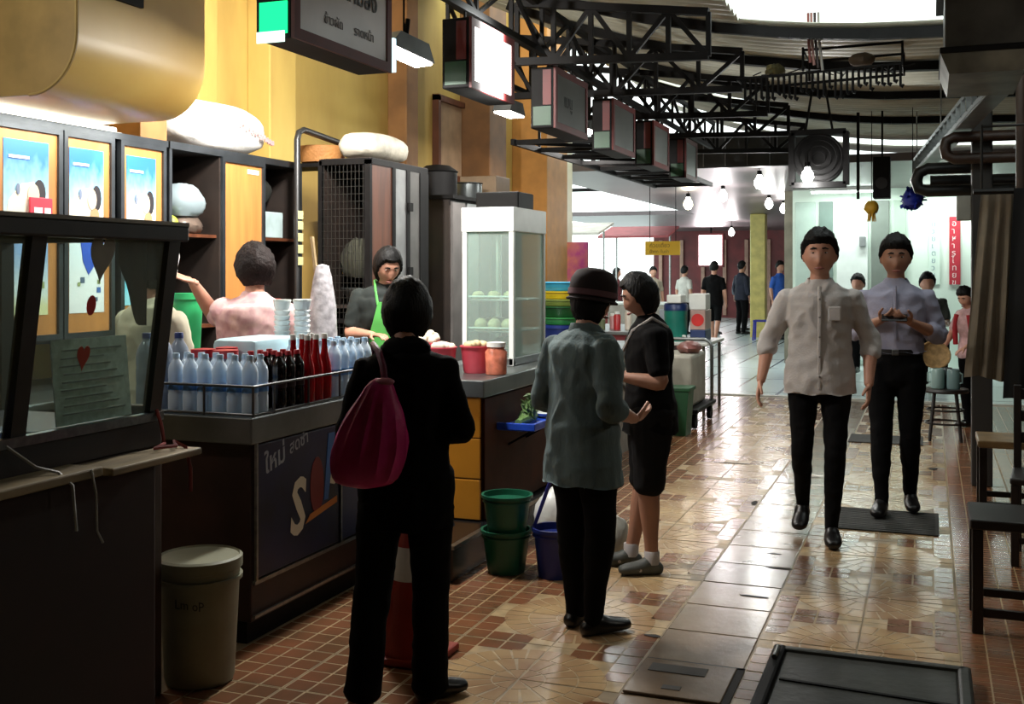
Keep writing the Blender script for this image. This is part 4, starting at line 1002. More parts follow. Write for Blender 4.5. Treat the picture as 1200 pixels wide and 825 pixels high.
    # clothes
    if pants:
        mb = MB(); pel = J['pelvis']
        limb(mb, [(pel+V(0,.0,-.09*s),.150*Bd,.116*Bd),(pel+V(0,0,-.02*s),.163*Bd,.121*Bd),(pel+V(0,0,.06*s),(.158 if tucked else .146)*Bd,(.115 if tucked else .104)*Bd),(pel.lerp(J['waist'],.75),(.152 if tucked else .132)*Bd,(.110 if tucked else .092)*Bd)], (1,0,0), 18, 3)
        for S in 'LR': legt(mb, S, po.get('pants_fat',.010)*s, {'long':1,'shorts':.36,'knee':.52}[leg], po.get('flare',0)*s, 0, (.03*s if leg == 'long' else 0))
        link(pants_name, remesh(mb, max(vox,.009), 2, .005*s, 9, seed+1), pants, root)
    if shirt:
        mb = MB(); torso(mb, shirt_fat*s)
        pel = J['pelvis']
        if not tucked:
            z0 = shirt_len*s
            limb(mb, [(V(pel.x,pel.y,z0-.05*s),.184*Bd+.014*s,.142*Bd+.012*s),(V(pel.x,pel.y,z0).lerp(J['waist'],.5),.176*Bd+.014*s,.136*Bd+.010*s),(J['waist'],.158*Bd+.012*s,.120*Bd+.008*s),(J['chest'],.160*Bd+.01*s,.110*Bd)], (1,0,0), 20, 3)
        else: z0 = pel.z+.085*s
        for S in 'LR': arm(mb, S, .013*s, 0, {'long':.97,'roll':.72,'short':.34,'cap':.18}[sleeve])
        sm_ = remesh(mb, max(vox,.009), 2, po.get('wr',.007)*s, 8, seed)
        sx_ = [J['sh'+S].x for S in 'LR']
        for v in sm_.vertices:                       # straight hem
            if v.co.z < z0 and abs(v.co.x-pel.x) < .26*s: v.co.z = z0+(.006*s)*math.sin(v.co.x*40)
        link(shirt_name, sm_, shirt, root)
    # shoes
    if shoe is not False:
        for S in 'LR':
            an,to = J['an'+S],J['to'+S]; f = (to-an); f.z = 0; f.normalize(); mb = MB()
            dz = max(0,(an.z-.085*s)); heel = an-f*.045*s+V(0,0,-.058*s)
            limb(mb, [(heel,.038*s,.036*s),(an+f*.015*s+V(0,0,-.035*s),.043*s,.056*s),(an.lerp(to,.5)+V(0,0,-.016*s),.047*s,.042*s),(to+f*.01*s+V(0,0,.006*s),.048*s,.032*s),(to+f*.05*s+V(0,0,.002),.036*s,.024*s)], f.cross(V(0,0,1)), 12, 3)
            sole = (an.z*.0)
            zmin = min(to.z-.026*s, an.z-.085*s)
            me_ = remesh(mb, .008 if detail >= 1 else .016, 1)
            if dz < .03*s:
                for v in me_.vertices: v.co.z = max(v.co.z, .002)
            link('shoe', me_, shoe or SHOE, root)
    # hair and face
    st,hm_ = hair
    if st:
        o = part('hair', hair_mesh(Hm, s*hw, st, seed), hm_ or HAIR, root, True, False)
    if face and detail >= .6:
        for sx in (-1,1):
            e = MB().ball((0,0,0),(.0115*s,.005*s,.0040*s),12,8)
            part('eye', MB().add([Hm @ (v+V(sx*.031,-.0768,.016)*s*hw) for v in e.v], e.f), EYEW, root, True, False)
            e = MB().ball((0,0,0),(.0052*s,.0036*s,.0042*s),10,8)
            part('iris', MB().add([Hm @ (v+V(sx*.031,-.0805,.016)*s*hw) for v in e.v], e.f), EYE, root, True, False)
            part('eyebrow', MB().tube([Hm @ (V(sx*a,b,c)*s*hw) for a,b,c in ((.014,-.089,.038),(.030,-.088,.041),(.046,-.078,.035))], [.0045*s,.0055*s,.003*s], 6), HAIR, root, True, False)
        part('lips', MB().tube([Hm @ (V(a,b,-.0655)*s*hw) for a,b in ((-.024,-.080),(-.011,-.0915),(0,-.0945),(.011,-.0915),(.024,-.080))], [.003*s,.0075*s,.008*s,.0075*s,.003*s], 8), LIP, root, True, False)
    root['_h'] = 0; del root['_h']
    return root, J, Hm, s
def collar(root, J, s, mat, r=.070, w=.032, name='collar'):
    ne = J['neck']; mb = MB(); n = 20; ring = []
    for k in range(n):
        a = 2*PI*k/n; c,sn = math.cos(a), math.sin(a)
        dz = -.035*s*max(0,-sn)**3
        lo = ne+V(c*(r+.012)*s, sn*(r+.008)*s-.004*s, -.022*s+dz); hi = ne+V(c*(r-.006)*s, sn*(r-.006)*s-.002*s, w*s*.6+dz*1.2+.012*s*sn)
        ou = ne+V(c*(r+.016)*s, sn*(r+.014)*s-.004*s, -.008*s+dz)
        ring.append([lo,hi,hi+V(c,sn,0)*.006*s,ou])
    mb.ring_tube(ring, True)
    part(name, mb, mat, root, True, False)

# ---- colours of the clothes
c_grey = M('light_grey_shirt',(.72,.70,.69),.8,var=.10,scale=5,bump=.25,bscale=90)
c_blue = M('blue_grey_shirt',(.58,.58,.66),.8,var=.10,scale=5,bump=.25,bscale=90)
c_blk = M('black_trouser_cloth',(0.044,0.044,0.052),.85,spec=.12,var=.2)
c_blk2 = M('black_coat_cloth',(0.032,0.030,0.034),.9,spec=.12,var=.2)
c_denim = M('faded_denim',(.42,.50,.51),.85,var=.3,scale=9,bump=.35,bscale=120,stretch=(1,1,.3))
c_pinkf = M('pink_floral_cloth',(.88,.74,.72),.8,var=.3,scale=16,col2=(.74,.56,.58))
c_cream = M('cream_cloth',(.84,.80,.70),.8,var=.15)
c_btee = M('black_tee_cloth',(0.040,0.036,0.040),.85,spec=.12,var=.2)
c_short = M('charcoal_shorts_cloth',(0.096,0.092,0.096),.85,spec=.12,var=.2)
c_dk = M('dark_green_tee',(.10,.13,.12),.85,var=.2)

# ---- man in the light grey shirt walking towards us
r,J,Hm,s = person('man in untucked light grey shirt and black trousers walking empty handed', (-.60,6.66,0), .05, 1.76,
    {'elR':(-.285,.05,1.12),'wrR':(-.325,-.03,.885),'elL':(.275,.05,1.12),'wrL':(.265,-.07,.885),
     'knR':(-.095,-.03,.50),'anR':(-.105,.20,.15),'toR':(-.115,.09,.05),'knL':(.085,-.10,.50),'anL':(.07,-.10,.085),'toL':(.08,-.23,.03),
     'head_rot':(0,0,.02),'pants_fat':.002,'wr':.010}, c_grey, c_blk, hair=('short',HAIR), shirt_len=.83, sleeve='roll', seed=1, hw=1.07)
collar(r,J,s,c_grey)
part('placket', MB().tube([(.004,-.118*s,1.43*s),(.006,-.142*s,1.30*s),(.004,-.138*s,1.1*s),(.004,-.148*s,.86*s)], .010*s, 6), c_grey, r, True, False)
for z,y in ((1.36,-.144),(1.26,-.156),(1.15,-.152),(1.04,-.150),(.93,-.158)): part('button', MB().ball((.005*s,y*s,z*s),(.006,.004,.006),8,6), M('shirt_button',(.45,.43,.42),.4), r, True, False)
part('pocket', MB().bbox((.050*s,-.139*s,1.24*s),(.120*s,-.112*s,1.32*s),.008), c_grey, r, False, False)
# ---- man in the blue grey shirt looking at a phone
r,J,Hm,s = person('man in tucked blue grey shirt and black trousers holding a phone', (-.205,7.50,.011), .0, 1.74,
    {'elR':(-.25,.05,1.13),'wrR':(-.075,-.215,1.225),'hdR':(.55,-.75,.2),'pnR':(.3,.3,.9),'thR':(0,0,1),'elL':(.255,.03,1.12),'wrL':(.085,-.225,1.215),'hdL':(-.55,-.75,.2),'pnL':(-.3,.3,.9),'thL':(0,0,1),'curlL':.6,'curlR':.6,
     'knR':(-.085,-.05,.49),'anR':(-.085,-.08,.085),'toR':(-.10,-.21,.03),'knL':(.085,.0,.49),'anL':(.085,.12,.10),'toL':(.10,-.0,.035),
     'head_rot':(.10,0,.06),'pants_fat':.008,'wr':.010}, c_blue, c_blk, skin=SKIN2, hair=('short',HAIR), sleeve='roll', tucked=True, seed=2, hw=1.06)
collar(r,J,s,c_blue)
o = part('belt', MB().lathe([(.145*s,1.0*s),(.163*s,1.0*s),(.163*s,1.035*s),(.145*s,1.035*s)],24), M('belt_leather',(.08,.06,.05),.4), r, True, False)
for v in o.data.vertices: v.co.y *= .76
part('buckle', MB().bbox((-.02*s,-.130*s,1.0*s),(.02*s,-.122*s,1.035*s),.003), m_steel, r, False, False)
part('placket', MB().tube([(.0,-.118*s,1.43*s),(.0,-.142*s,1.30*s),(.0,-.133*s,1.1*s)], .009*s, 6), c_blue, r, True, False)
ph = solo('phone', MB().bbox((-.075,-.038,-.005),(.075,.038,.005),.004), M('phone_black',(.05,.05,.06),.25), 'black phone held by the man in blue grey', 'phone')
ph.location = (-.205,7.19,1.266); ph.rotation_euler = (.5,0,0)
# ---- woman in black seen from behind at the drinks counter
r,J,Hm,s = person('woman all in black with cropped hair seen from behind at drinks counter', (-1.78,3.63,0), PI+.30, 1.515,
    {'shL':(.150,.0,1.37),'shR':(-.150,.0,1.37),'elR':(-.235,.03,1.12),'wrR':(-.14,-.20,1.06),'elL':(.225,.05,1.10),'wrL':(.15,-.19,1.02),'hipR':(-.095,0,.90),'anR':(-.10,.0,.085),'toR':(-.19,-.06,.03),'knR':(-.10,-.03,.49),'anL':(.16,.09,.085),'toL':(.20,-.03,.03),'knL':(.13,.02,.49),
     'head_rot':(.12,0,0),'pants_fat':.022,'flare':.018,'neck':(0,.012,1.45),'head':(0,-.035,1.585),'wr':.008}, c_blk2, c_blk2, hair=('crop',HAIR), shirt_len=.72, sleeve='long', build=1.0, seed=3, hw=1.09, shirt_fat=.026, shirt_name='coat')
part('shoulder_scarf', lumpy((0,.01,1.435*s),(.105*s,.088*s,.065*s),.15,4,3,flat_bottom=False), c_blk2, r, True, False)
# magenta shoulder bag
bg_ = T('shoulder_bag', 'magenta cloth shoulder bag hanging on the woman in black', 'bag', (-1.80,3.42,.78))
m_mag = M('magenta_cloth',(.86,.16,.54),.5,var=.25,scale=5,bump=.6,bscale=14,col2=(.66,.08,.38))
mb = MB(); nr = 12; rings = []
prof = [(.0,.02,.012),(.02,.10,.05),(.08,.128,.072),(.16,.130,.070),(.24,.105,.058),(.31,.070,.045),(.36,.045,.03),(.38,.02,.012)]
for z,a,b in crom([(q[0],q[1],q[2]) for q in prof],3):
    n = 26; rings.append([V((a*(1+.07*noise.noise(V(k*.9,z*9,1)))*math.cos(2*PI*k/n))-(.22-z)*.16, b*(1+.12*math.sin(k*3.3+z*8))*math.sin(2*PI*k/n), z) for k in range(n)])
mb.ring_tube(rings); part('pouch', mb, m_mag, bg_, True, False)
part('strap', MB().tube([(.04,0,.36),(.03,.015,.42),(.005,.07,.468),(-.03,.15,.488),(-.04,.22,.468),(-.03,.27,.38)], .012, 8), M('magenta_strap',(.40,.05,.22),.6), bg_, True, False)
part('strap_tie', MB().ball((.04,-.01,.37),(.035,.022,.014),12,8), M('pale_pink_tie',(.72,.42,.50),.5), bg_, True, False)
bg_.rotation_euler = (0,0,.30); bg_.location = (-1.80,3.42,.80)
# ---- woman in denim shirt and cap
r,J,Hm,s = person('woman in long faded denim shirt and dark cap with her back turned', (-1.40,4.58,0), 2.62, 1.545,
    {'elR':(-.25,.07,1.10),'wrR':(-.17,-.18,1.02),'hdR':(.2,-.9,.1),'pnR':(.5,0,.5),'elL':(.25,.05,1.10),'wrL':(.16,-.19,1.06),'head_rot':(.15,0,-.2),'anR':(-.07,.0,.085),'toR':(-.11,-.13,.03),'anL':(.085,-.03,.085),'toL':(.10,-.16,.03),'pants_fat':.010,'wr':.010,
     'chest':(0,-.015,1.28),'neck':(0,-.02,1.45),'head':(0,-.06,1.58)}, c_denim, c_blk, hair=('bob',HAIR), shirt_len=.72, sleeve='roll', build=1.08, seed=4, shirt_fat=.028, hw=1.0)
collar(r,J,s,c_denim,.075)
cp = T('cap', 'dark maroon cloth cap with pale band on the denim shirted woman', 'cap', (0,0,0))
mb = MB()
M2 = Matrix.Translation(Vector((-1.40,4.58,0))) @ Matrix.Rotation(2.62,4,'Z') @ Hm
def capv(prof, n=26): return MB().lathe(prof, n)
cr_ = capv([(.103*s,.015*s),(.110*s,.03*s),(.106*s,.10*s),(.085*s,.142*s),(.04*s,.160*s),(.004,.163*s)])
for v in cr_.v: v.y *= 1.12
cp.location = M2.translation; cp.rotation_euler = M2.to_euler()
part('crown', cr_, M('maroon_black_cloth',(.12,.05,.07),.85,var=.3), cp, True, False)
bd = capv([(.109*s,.022*s),(.1135*s,.024*s),(.1125*s,.052*s),(.108*s,.050*s)])
for v in bd.v: v.y *= 1.12
part('band', bd, M('dusty_pink_band',(.40,.27,.30),.8), cp, True, False)
br = MB().lathe([(.098*s,.012*s),(.117*s,-.002*s),(.119*s,.004*s),(.098*s,.020*s)],28)
for v in br.v: v.y *= 1.10
part('brim', br, M('maroon_black_cloth',(.12,.05,.07),.85,var=.3), cp, True, False)
# ---- person in black tee and shorts
r,J,Hm,s = person('person in black tee shirt and charcoal shorts standing beside the denim woman', (-1.36,5.64,0), -1.22, 1.55,
    {'elR':(-.23,.03,1.10),'wrR':(-.14,-.20,1.10),'elL':(.24,.03,1.10),'wrL':(.15,-.20,1.13),'head_rot':(.38,0,.1),'neck':(0,-.01,1.45),'head':(0,-.06,1.575),'anL':(.09,.0,.085),'toL':(.11,-.13,.03),'anR':(-.09,-.10,.085),'toR':(-.10,-.23,.03),'pants_fat':.028,'wr':.007},
    c_btee, c_short, skin=SKIN2, hair=('bob',HAIR), shirt_len=.80, sleeve='short', leg='knee', build=1.04, seed=5, shirt_fat=.024, shoe=M('grey_sandal',(.30,.31,.29),.6,var=.3,scale=20), pants_name='shorts', hw=1.05)
for S in 'LR':
    an = J['an'+S]; part('sock', MB().lathe([(.030*s,.06*s),(.044*s,.06*s),(.044*s,.13*s),(.040*s,.135*s),(.03*s,.13*s)],14,(an.x,an.y,0)), M('white_sock',(.72,.70,.70),.8), r, True, False)
    to = J['to'+S]; part('sandal_strap', MB().tube([an.lerp(to,.55)+V(sx*.046*s,0,-.02*s+(.028*s if sx==0 else 0)) for sx in (-1,-.6,0,.6,1)], .010*s, 6), M('white_sock',(.72,.70,.70),.8), r, True, False)
part('bag_strap', MB().tube([(.10*s,.09*s,1.40*s),(.11*s,.0,1.455*s),(.08*s,-.11*s,1.38*s),(.02*s,-.165*s,1.25*s),(-.08*s,-.17*s,1.08*s),(-.19*s,-.06*s,.92*s)], .010, 6), M('pale_strap',(.66,.64,.62),.7), r, True, False)
# ---- vendor in pink floral blouse, reaching left
r,J,Hm,s = person('vendor in pink floral blouse reaching towards the cabinet behind the drinks', (-3.47,5.20,0), 3.70, 1.68,
    {'elL':(.22,-.16,1.32),'wrL':(.34,-.02,1.53),'hdL':(.85,.2,.35),'pnL':(.2,-.3,-.9),'thL':(0,-1,0),'elR':(-.25,.0,1.12),'wrR':(-.14,-.19,1.08),'head_rot':(.12,0,.5),'pants_fat':.02,'chest':(0,-.02,1.28),'neck':(0,-.03,1.45),'head':(0,-.055,1.595)}, c_pinkf, c_blk, hair=('curly',HAIRB), shirt_len=.80, sleeve='short', build=1.12, seed=6, shirt_fat=.028, shirt_name='blouse', hw=1.06)
# ---- vendor in green apron looking down
r,J,Hm,s = person('vendor in dark tee and bright green apron bending over her work', (-3.22,6.25,.18), .70, 1.54,
    {'elL':(.23,-.02,1.10),'wrL':(.16,-.25,1.10),'elR':(-.24,-.02,1.10),'wrR':(-.13,-.25,1.10),'head_rot':(.55,0,.1),'chest':(0,-.04,1.28),'neck':(0,-.06,1.44),'head':(0,-.125,1.565),'pants_fat':.02}, c_dk, c_blk, hair=('bob',HAIR), shirt_len=.82, sleeve='short', build=1.05, seed=7, hw=1.05)
m_ap = M('bright_green_apron',(.32,.66,.30),.7,var=.12)
ap = MB(); poly = []
gx = [(-.13,.75),(-.14,.95),(-.12,1.12),(-.08,1.32),(.08,1.32),(.12,1.12),(.14,.95),(.13,.75)]
vs = []; fs = []
for lay in (0,1):
    for i in range(9):
        z = .72+.60*i/8; half = .135 if z < 1.1 else .135-.055*(z-1.1)/.22
        for k in range(9):
            x = -half+2*half*k/8; yb = -.150-(.035 if z > 1.15 else .02)+ .30*x*x*4-.003*lay
            vs.append((x*s,(yb-.006*lay)*s,z*s))
for lay in (0,1):
    for i in range(8):
        for k in range(8):
            a = lay*81+i*9+k; q = (a,a+1,a+10,a+9); fs.append(q if lay else q[::-1])
for k in range(8):
    fs.append((k,81+k,82+k,k+1)); fs.append((72+k,73+k,154+k,153+k)); fs.append((9*k,9*k+9,81+9*k+9,81+9*k)); fs.append((9*k+8,81+9*k+8,81+9*k+17,9*k+17))
part('apron', MB().add(vs,fs), m_ap, r, True, False)
for sx in (-1,1): part('apron_strap', MB().tube([(sx*.08*s,-.178*s,1.30*s),(sx*.085*s,-.13*s,1.40*s),(sx*.075*s,-.055*s,1.465*s),(sx*.03*s,.03*s,1.47*s)], .009*s, 6), m_ap, r, True, False)
# ---- vendor in white cap half hidden by the show case
r,J,Hm,s = person('vendor in white cap and cream blouse behind the glass show case post', (-3.56,4.45,0), 2.9, 1.66,
    {'head_rot':(.2,0,0),'elL':(.24,-.03,1.1),'wrL':(.15,-.26,1.0),'elR':(-.24,-.03,1.1),'wrR':(-.15,-.26,1.0)}, c_cream, c_blk, hair=('crop',HAIR), shirt_len=.80, sleeve='short', build=1.05, seed=8)
cw = T('cap', 'plain white cook cap on the half hidden vendor', 'cap', (0,0,0))
M2 = Matrix.Translation(Vector((-3.56,4.45,0))) @ Matrix.Rotation(2.9,4,'Z') @ Hm
cw.location = M2.translation; cw.rotation_euler = M2.to_euler()
q = MB().lathe([(.098*s,-.01*s),(.102*s,.0),(.108*s,.10*s),(.092*s,.15*s),(.05*s,.165*s),(.004,.167*s)],24)
for v in q.v: v.y *= 1.12
part('crown', q, M('white_cap_cloth',(.92,.92,.90),.7,var=.04), cw, True, False)
q = MB().lathe([(.099*s,-.016*s),(.106*s,-.016*s),(.108*s,.03*s),(.10*s,.03*s)],24)
for v in q.v: v.y *= 1.12
part('band', q, M('white_cap_cloth',(.92,.92,.90),.7,var=.04), cw, True, False)

# ---- child in red and white by the stool
r,J,Hm,s = person('child in red and white shirt leaning over the round stool', (.40,11.9,0), -.7, 1.42,
    {'head_rot':(.45,0,.1),'chest':(0,-.05,1.28),'neck':(0,-.08,1.44),'head':(0,-.14,1.56),'elR':(-.22,-.12,1.12),'wrR':(-.17,-.30,.98),'elL':(.22,-.1,1.1),'wrL':(.12,-.3,.98)}, M('pink_white_cloth',(.82,.66,.66),.8,var=.3,scale=12), c_blk, hair=('short',HAIR), sleeve='short', detail=.7, seed=9)
part('red_panel', MB().tube([(-.10*s,-.17*s,1.36*s),(-.13*s,-.165*s,1.2*s),(-.14*s,-.14*s,1.0*s)], .030*s, 8), M('red_cloth',(.62,.10,.14),.8), r, True, False)
part('red_panel', MB().tube([(.08*s,-.18*s,1.36*s),(.10*s,-.17*s,1.2*s),(.11*s,-.14*s,1.0*s)], .030*s, 8), M('red_cloth',(.62,.10,.14),.8), r, True, False)

# ---- people far down the hall
def far(label, x, y, rz, H, sc, pc, hs='short', hm=None, pose=None, z=0, sleeve='short', leg='long'):
    return person(label, (x,y,z), rz, H, pose, sc, pc, hair=(hs,hm), detail=.4, sleeve=sleeve, face=False, seed=int(x*7)%13, shirt_len=.82, leg=leg)
walk = {'knL':(.09,-.12,.5),'anL':(.08,-.2,.09),'toL':(.09,-.32,.03),'knR':(-.09,.02,.5),'anR':(-.09,.2,.14),'toR':(-.1,.1,.05)}
far('man in black tee and black shorts walking away down the hall', -4.32,23.7, PI-.1, 1.74, c_btee, c_blk, pose=walk, leg='knee')
c_bl = M('royal_blue_shirt',(.16,.36,.72),.8,var=.12); c_gr = M('mid_grey_shirt',(.50,.50,.48),.8); c_wh = M('off_white_shirt',(.78,.77,.74),.8); c_nv = M('navy_jacket',(.10,.12,.20),.8); c_mr = M('maroon_top',(.36,.12,.14),.8); c_ol=M('olive_top',(.36,.36,.26),.8)
far('man in royal blue shirt standing in the hall', -3.18,25.6, .9, 1.76, c_bl, c_blk, sleeve='short')
far('man in dark navy jacket beside the pale yellow post', -4.35,27.6, 2.4, 1.78, c_nv, c_blk, sleeve='long')
far('man in mid grey shirt and dark trousers in the far crowd', -5.0,27.4, .6, 1.74, c_gr, c_blk)
far('person with grey vest standing near the yellow post in the crowd', -4.62,29.4, 2.8, 1.72, M('grey_vest',(.36,.38,.42),.8), c_blk, sleeve='long')
far('person in off white shirt deep in the far crowd', -5.65,27.0, 2.6, 1.66, c_wh, c_blk)
far('person in pale shirt with raised collar among the far crowd', -6.1,25.6, .5, 1.64, M('pale_beige_shirt',(.72,.66,.58),.8), c_blk)
far('person in maroon top at the far stalls', -6.55,24.0, 1.6, 1.62, c_mr, c_blk, hs='bob')
far('person in olive top near the yellow hanging sign', -5.15,16.6, 2.2, 1.62, c_ol, c_blk, hs='bob')
far('person in dark grey top beside the red crates stall', -4.3,11.3, 2.5, 1.60, M('slate_top',(.24,.26,.29),.8), c_blk, hs='crop')
sit = {'pelvis':(0,0,.50),'waist':(0,0,.66),'chest':(0,-.02,.86),'neck':(0,-.03,1.03),'head':(0,-.06,1.175),'shL':(.178,0,.965),'shR':(-.178,0,.965),'elL':(.23,-.06,.70),'elR':(-.23,-.06,.70),'wrL':(.14,-.30,.72),'wrR':(-.14,-.30,.72),'hipL':(.09,0,.49),'hipR':(-.09,0,.49),'knL':(.11,-.42,.50),'knR':(-.11,-.42,.50),'anL':(.11,-.40,.09),'anR':(-.11,-.40,.09),'toL':(.12,-.53,.03),'toR':(-.12,-.53,.03)}
def seated(label, x, y, rz, sc, hm=None, H=1.72):
    st = T('plastic_stool', 'low plastic stool under the '+label.split(' with ')[0], 'stool', (x,y,0), rz)
    part('seat', MB().bbox((-.16,-.12,.36),(.16,.20,.40),.015), M('stool_red_plastic',(.45,.12,.12),.5), st, False, False)
    for a in (-.13,.13):
        for b in (-.09,.17): part('leg', MB().bar((a*1.1,b*1.05,0),(a,b,.36),.03), M('stool_red_plastic',(.45,.12,.12),.5), st, False, False)
    return person(label, (x,y,.02), rz, H, dict(sit), sc, c_blk, hair=('short',hm), detail=.4, sleeve='short', face=False, tucked=True)
seated('seated diner in dark jacket with back to the pale wall', -1.62,17.2, .4, c_nv, H=1.85)
seated('seated diner in charcoal shirt with head near the wall panel', -1.02,17.9, -.3, c_short, H=1.95)
seated('seated diner in grey top with face hidden behind the phone man', -.05,16.6, .2, M('dull_grey_top',(.30,.32,.30),.8), H=1.98)
# ================================================================== OVERHEAD
def truss(label, pts_top, pts_bot, n, w=.045, group=None):
    """lattice girder between two straight chords"""
    a,b = Vector(pts_top[0]),Vector(pts_top[1]); c,d = Vector(pts_bot[0]),Vector(pts_bot[1])
    t = T('roof_truss', label, 'truss', c, 0, group)
    part('chord', MB().bar(a,b,w,w), m_black, t); part('chord', MB().bar(c,d,w,w), m_black, t)
    for k in range(n+1):
        p = a.lerp(b,k/n); q = c.lerp(d,k/n); part('web_bar', MB().bar(p,q,w*.62,w*.62), m_black, t)
        if k < n:
            p2 = a.lerp(b,(k+1)/n); q2 = c.lerp(d,(k+1)/n)
            part('web_bar', MB().bar(q,p2,w*.6,w*.6) if k%2 else MB().bar(p,q2,w*.6,w*.6), m_black, t)
    return t
for k,(y,nm) in enumerate(((7.05,'between the lit sign and the grey sign'),(8.4,'just past the grey sign'),(9.8,'above the dark cabinet'),(11.3,'beside the brown column'),(12.9,'at the orange column'))):
    xa = -2.62 if y < 7.5 else -3.3
    truss('black lattice cross truss under the roof '+nm, ((xa,y,3.2+.13*(-1.32-xa)),(-1.32,y,3.20)), ((xa,y,2.97),(-1.32,y,2.92)), 5 if y < 7.5 else 6, .05)
truss('long black lattice girder carrying the row of signs', ((-2.48,5.4,3.36),(-2.48,13.6,3.36)), ((-2.48,5.4,3.05),(-2.48,13.6,3.05)), 14, .04)
truss('long black lattice girder above the white glass cabinet', ((-3.2,7.2,3.46),(-3.2,13.6,3.46)), ((-3.2,7.2,3.06),(-3.2,13.6,3.06)), 11, .04)
for k,y in enumerate((15.6,17.4,19.6)):
    truss('bluish lattice beam across the bright opening, number %s from the orange column' % ('first','second','third')[k], ((-9.5,y,3.45),(-4.6,y,3.45)), ((-9.5,y,3.05),(-4.6,y,3.05)), 12, .06)
ld = T('ceiling_ladder', 'black horizontal lattice ladder hung below the girders behind the signs', 'ladder', (-2.95,12,2.66))
for x in (-3.35,-2.62): part('rail', MB().bar((x,8.9,2.66),(x,14.2,2.66),.035,.05), m_black, ld)
for k in range(9):
    y = 8.95+k*.65
    part('rung', MB().bar((-3.35,y,2.66),(-2.62,y,2.66),.03,.04), m_black, ld)
    if k < 8: part('brace', MB().bar((-3.35,y,2.66),(-2.62,y+.65,2.66),.022,.03), m_black, ld)
for y in (9.6,11.3,12.9):
    for x in (-3.35,-2.62): part('hanger', MB().bar((x,y,2.66),(x,y,3.03),.022), m_black, ld)
# hanging sign boxes along the stall line
m_sframe = M('sign_frame_red',(.38,.07,.07),.55,var=.2); m_sdark = M('sign_grey_face',(.74,.70,.70),.3,var=.12,scale=3); m_sgreen = M('sign_green_side',(.06,.27,.15),.5)
def sign(y0,y1,z0,z1,label,face,side,txt=None,x0=-2.57,x1=-2.40,fr=.045):
    t = T('sign_box', label, 'sign', (-2.48,(y0+y1)/2,z0))
    part('box', MB().bbox((x0,y0,z0),(x1,y1,z1),.008), m_black, t)
    part('face', MB().box((x1,y0+fr,z0+fr),(x1+.006,y1-fr,z1-fr)), face, t)
    f = MB(); f.box((x1-.004,y0,z0),(x1+.012,y1,z0+fr)).box((x1-.004,y0,z1-fr),(x1+.012,y1,z1)).box((x1-.004,y0,z0+fr),(x1+.012,y0+fr,z1-fr)).box((x1-.004,y1-fr,z0+fr),(x1+.012,y1,z1-fr))
    part('face_frame', f, m_sframe, t)
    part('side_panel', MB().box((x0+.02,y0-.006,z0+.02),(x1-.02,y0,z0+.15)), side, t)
    part('side_panel', MB().box((x0+.09,y0-.006,z0+.16),(x1-.02,y0,z1-.02)), m_sframe, t)
    for y in (y0+.12,y1-.12): part('hanger', MB().cyl((-2.48,y,z1),(-2.48,y,3.05 if y > 5.5 else 3.5),.01,n=6), m_black, t)
    return t
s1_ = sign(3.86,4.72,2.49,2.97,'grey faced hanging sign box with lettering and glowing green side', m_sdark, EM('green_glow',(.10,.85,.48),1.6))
part('light_strip', MB().box((-2.56,3.85,2.475),(-2.43,3.855,2.52)), EM('pale_strip_glow',(.85,1,.92),1.5), s1_)
part('tube_end', MB().box((-2.41,4.735,2.50),(-2.385,4.76,2.66)), EM('tube_end_glow',(.80,.95,1.0),1.2), s1_)
text('lettering','อาหารตามสั่ง',.115,ink('sign_dark_ink',(.16,.14,.14)),(-2.391,3.98,2.74),'x',s1_,0,.002)
text('lettering','ข้าวผัด',.06,ink('sign_grey_ink',(.40,.39,.40)),(-2.391,4.10,2.60),'x',s1_); text('lettering','ราดหน้า',.06,ink('sign_grey_ink',(.40,.39,.40)),(-2.391,4.36,2.60),'x',s1_)
s2_ = sign(5.70,6.38,2.575,2.97,'brightly lit white sign box hanging above the counters', EM('sign_white_glow',(.97,1,.97),3.2), m_sgreen)
lamp('AREA',(-2.37,6.04,2.77),14,(.96,1,.97),.6,.34,(0,PI/2,0),parent=s2_)
for y0,y1,lab in ((7.18,7.94,'unlit grey sign box with red edge next to the lit sign'),(8.66,9.36,'unlit sign box beyond the grey one, above the dark cabinet'),(10.05,10.7,'unlit sign box hanging beside the brown column'),(11.5,12.1,'last unlit sign box before the orange column')):
    s_ = sign(y0,y1,2.53,2.95,lab,M('sign_murky_face',(.34,.35,.34),.4,var=.15,scale=3),m_sgreen)
    if y0 < 8: text('lettering','เมนู',.13,ink('sign_murk_ink',(.22,.23,.23)),(-2.391,y0+.2,2.70),'x',s_)
# stall lamps and one added fill lamp
def flood(loc, label, energy, aim, col=(1,.97,.92)):
    t = T('flood_lamp', label, 'lamp', loc)
    x,y,z = loc
    part('housing', MB().prism([(-.17,0),(.17,0),(.11,.09),(-.11,.09)], -.07,.07,'x'), M('lamp_housing_grey',(.45,.46,.46),.4,.5), t, False, False)
    part('lit_panel', MB().box((-.06,-.16,-.012),(.06,.16,0)), EM('flood_glow',(1,.98,.94),18), t, False, False)
    part('arm', MB().tube([(0,0,.085),(0,0,.20)],.014,6), m_black, t, True, False); cd_ = MB().cyl((x,y,z+.02),(x,y,roofz(x)-.05),.006,n=5)
    l = lamp('AREA',(0,0,-.02),energy,col,.12,.32,(0,0,0)); l.parent = t
    dv_ = Vector(aim)-Vector(loc); t.rotation_euler = dv_.to_track_quat('-Z','Y').to_euler(); bpy.context.view_layer.update()
    cd_.v = [t.matrix_world.inverted() @ v for v in cd_.v]; part('cord', cd_, m_black, t, True, False)
    return t
flood((-2.62,5.32,2.70),'glowing flood lamp hung between the grey sign and the lit sign',44,(-2.75,4.9,0))
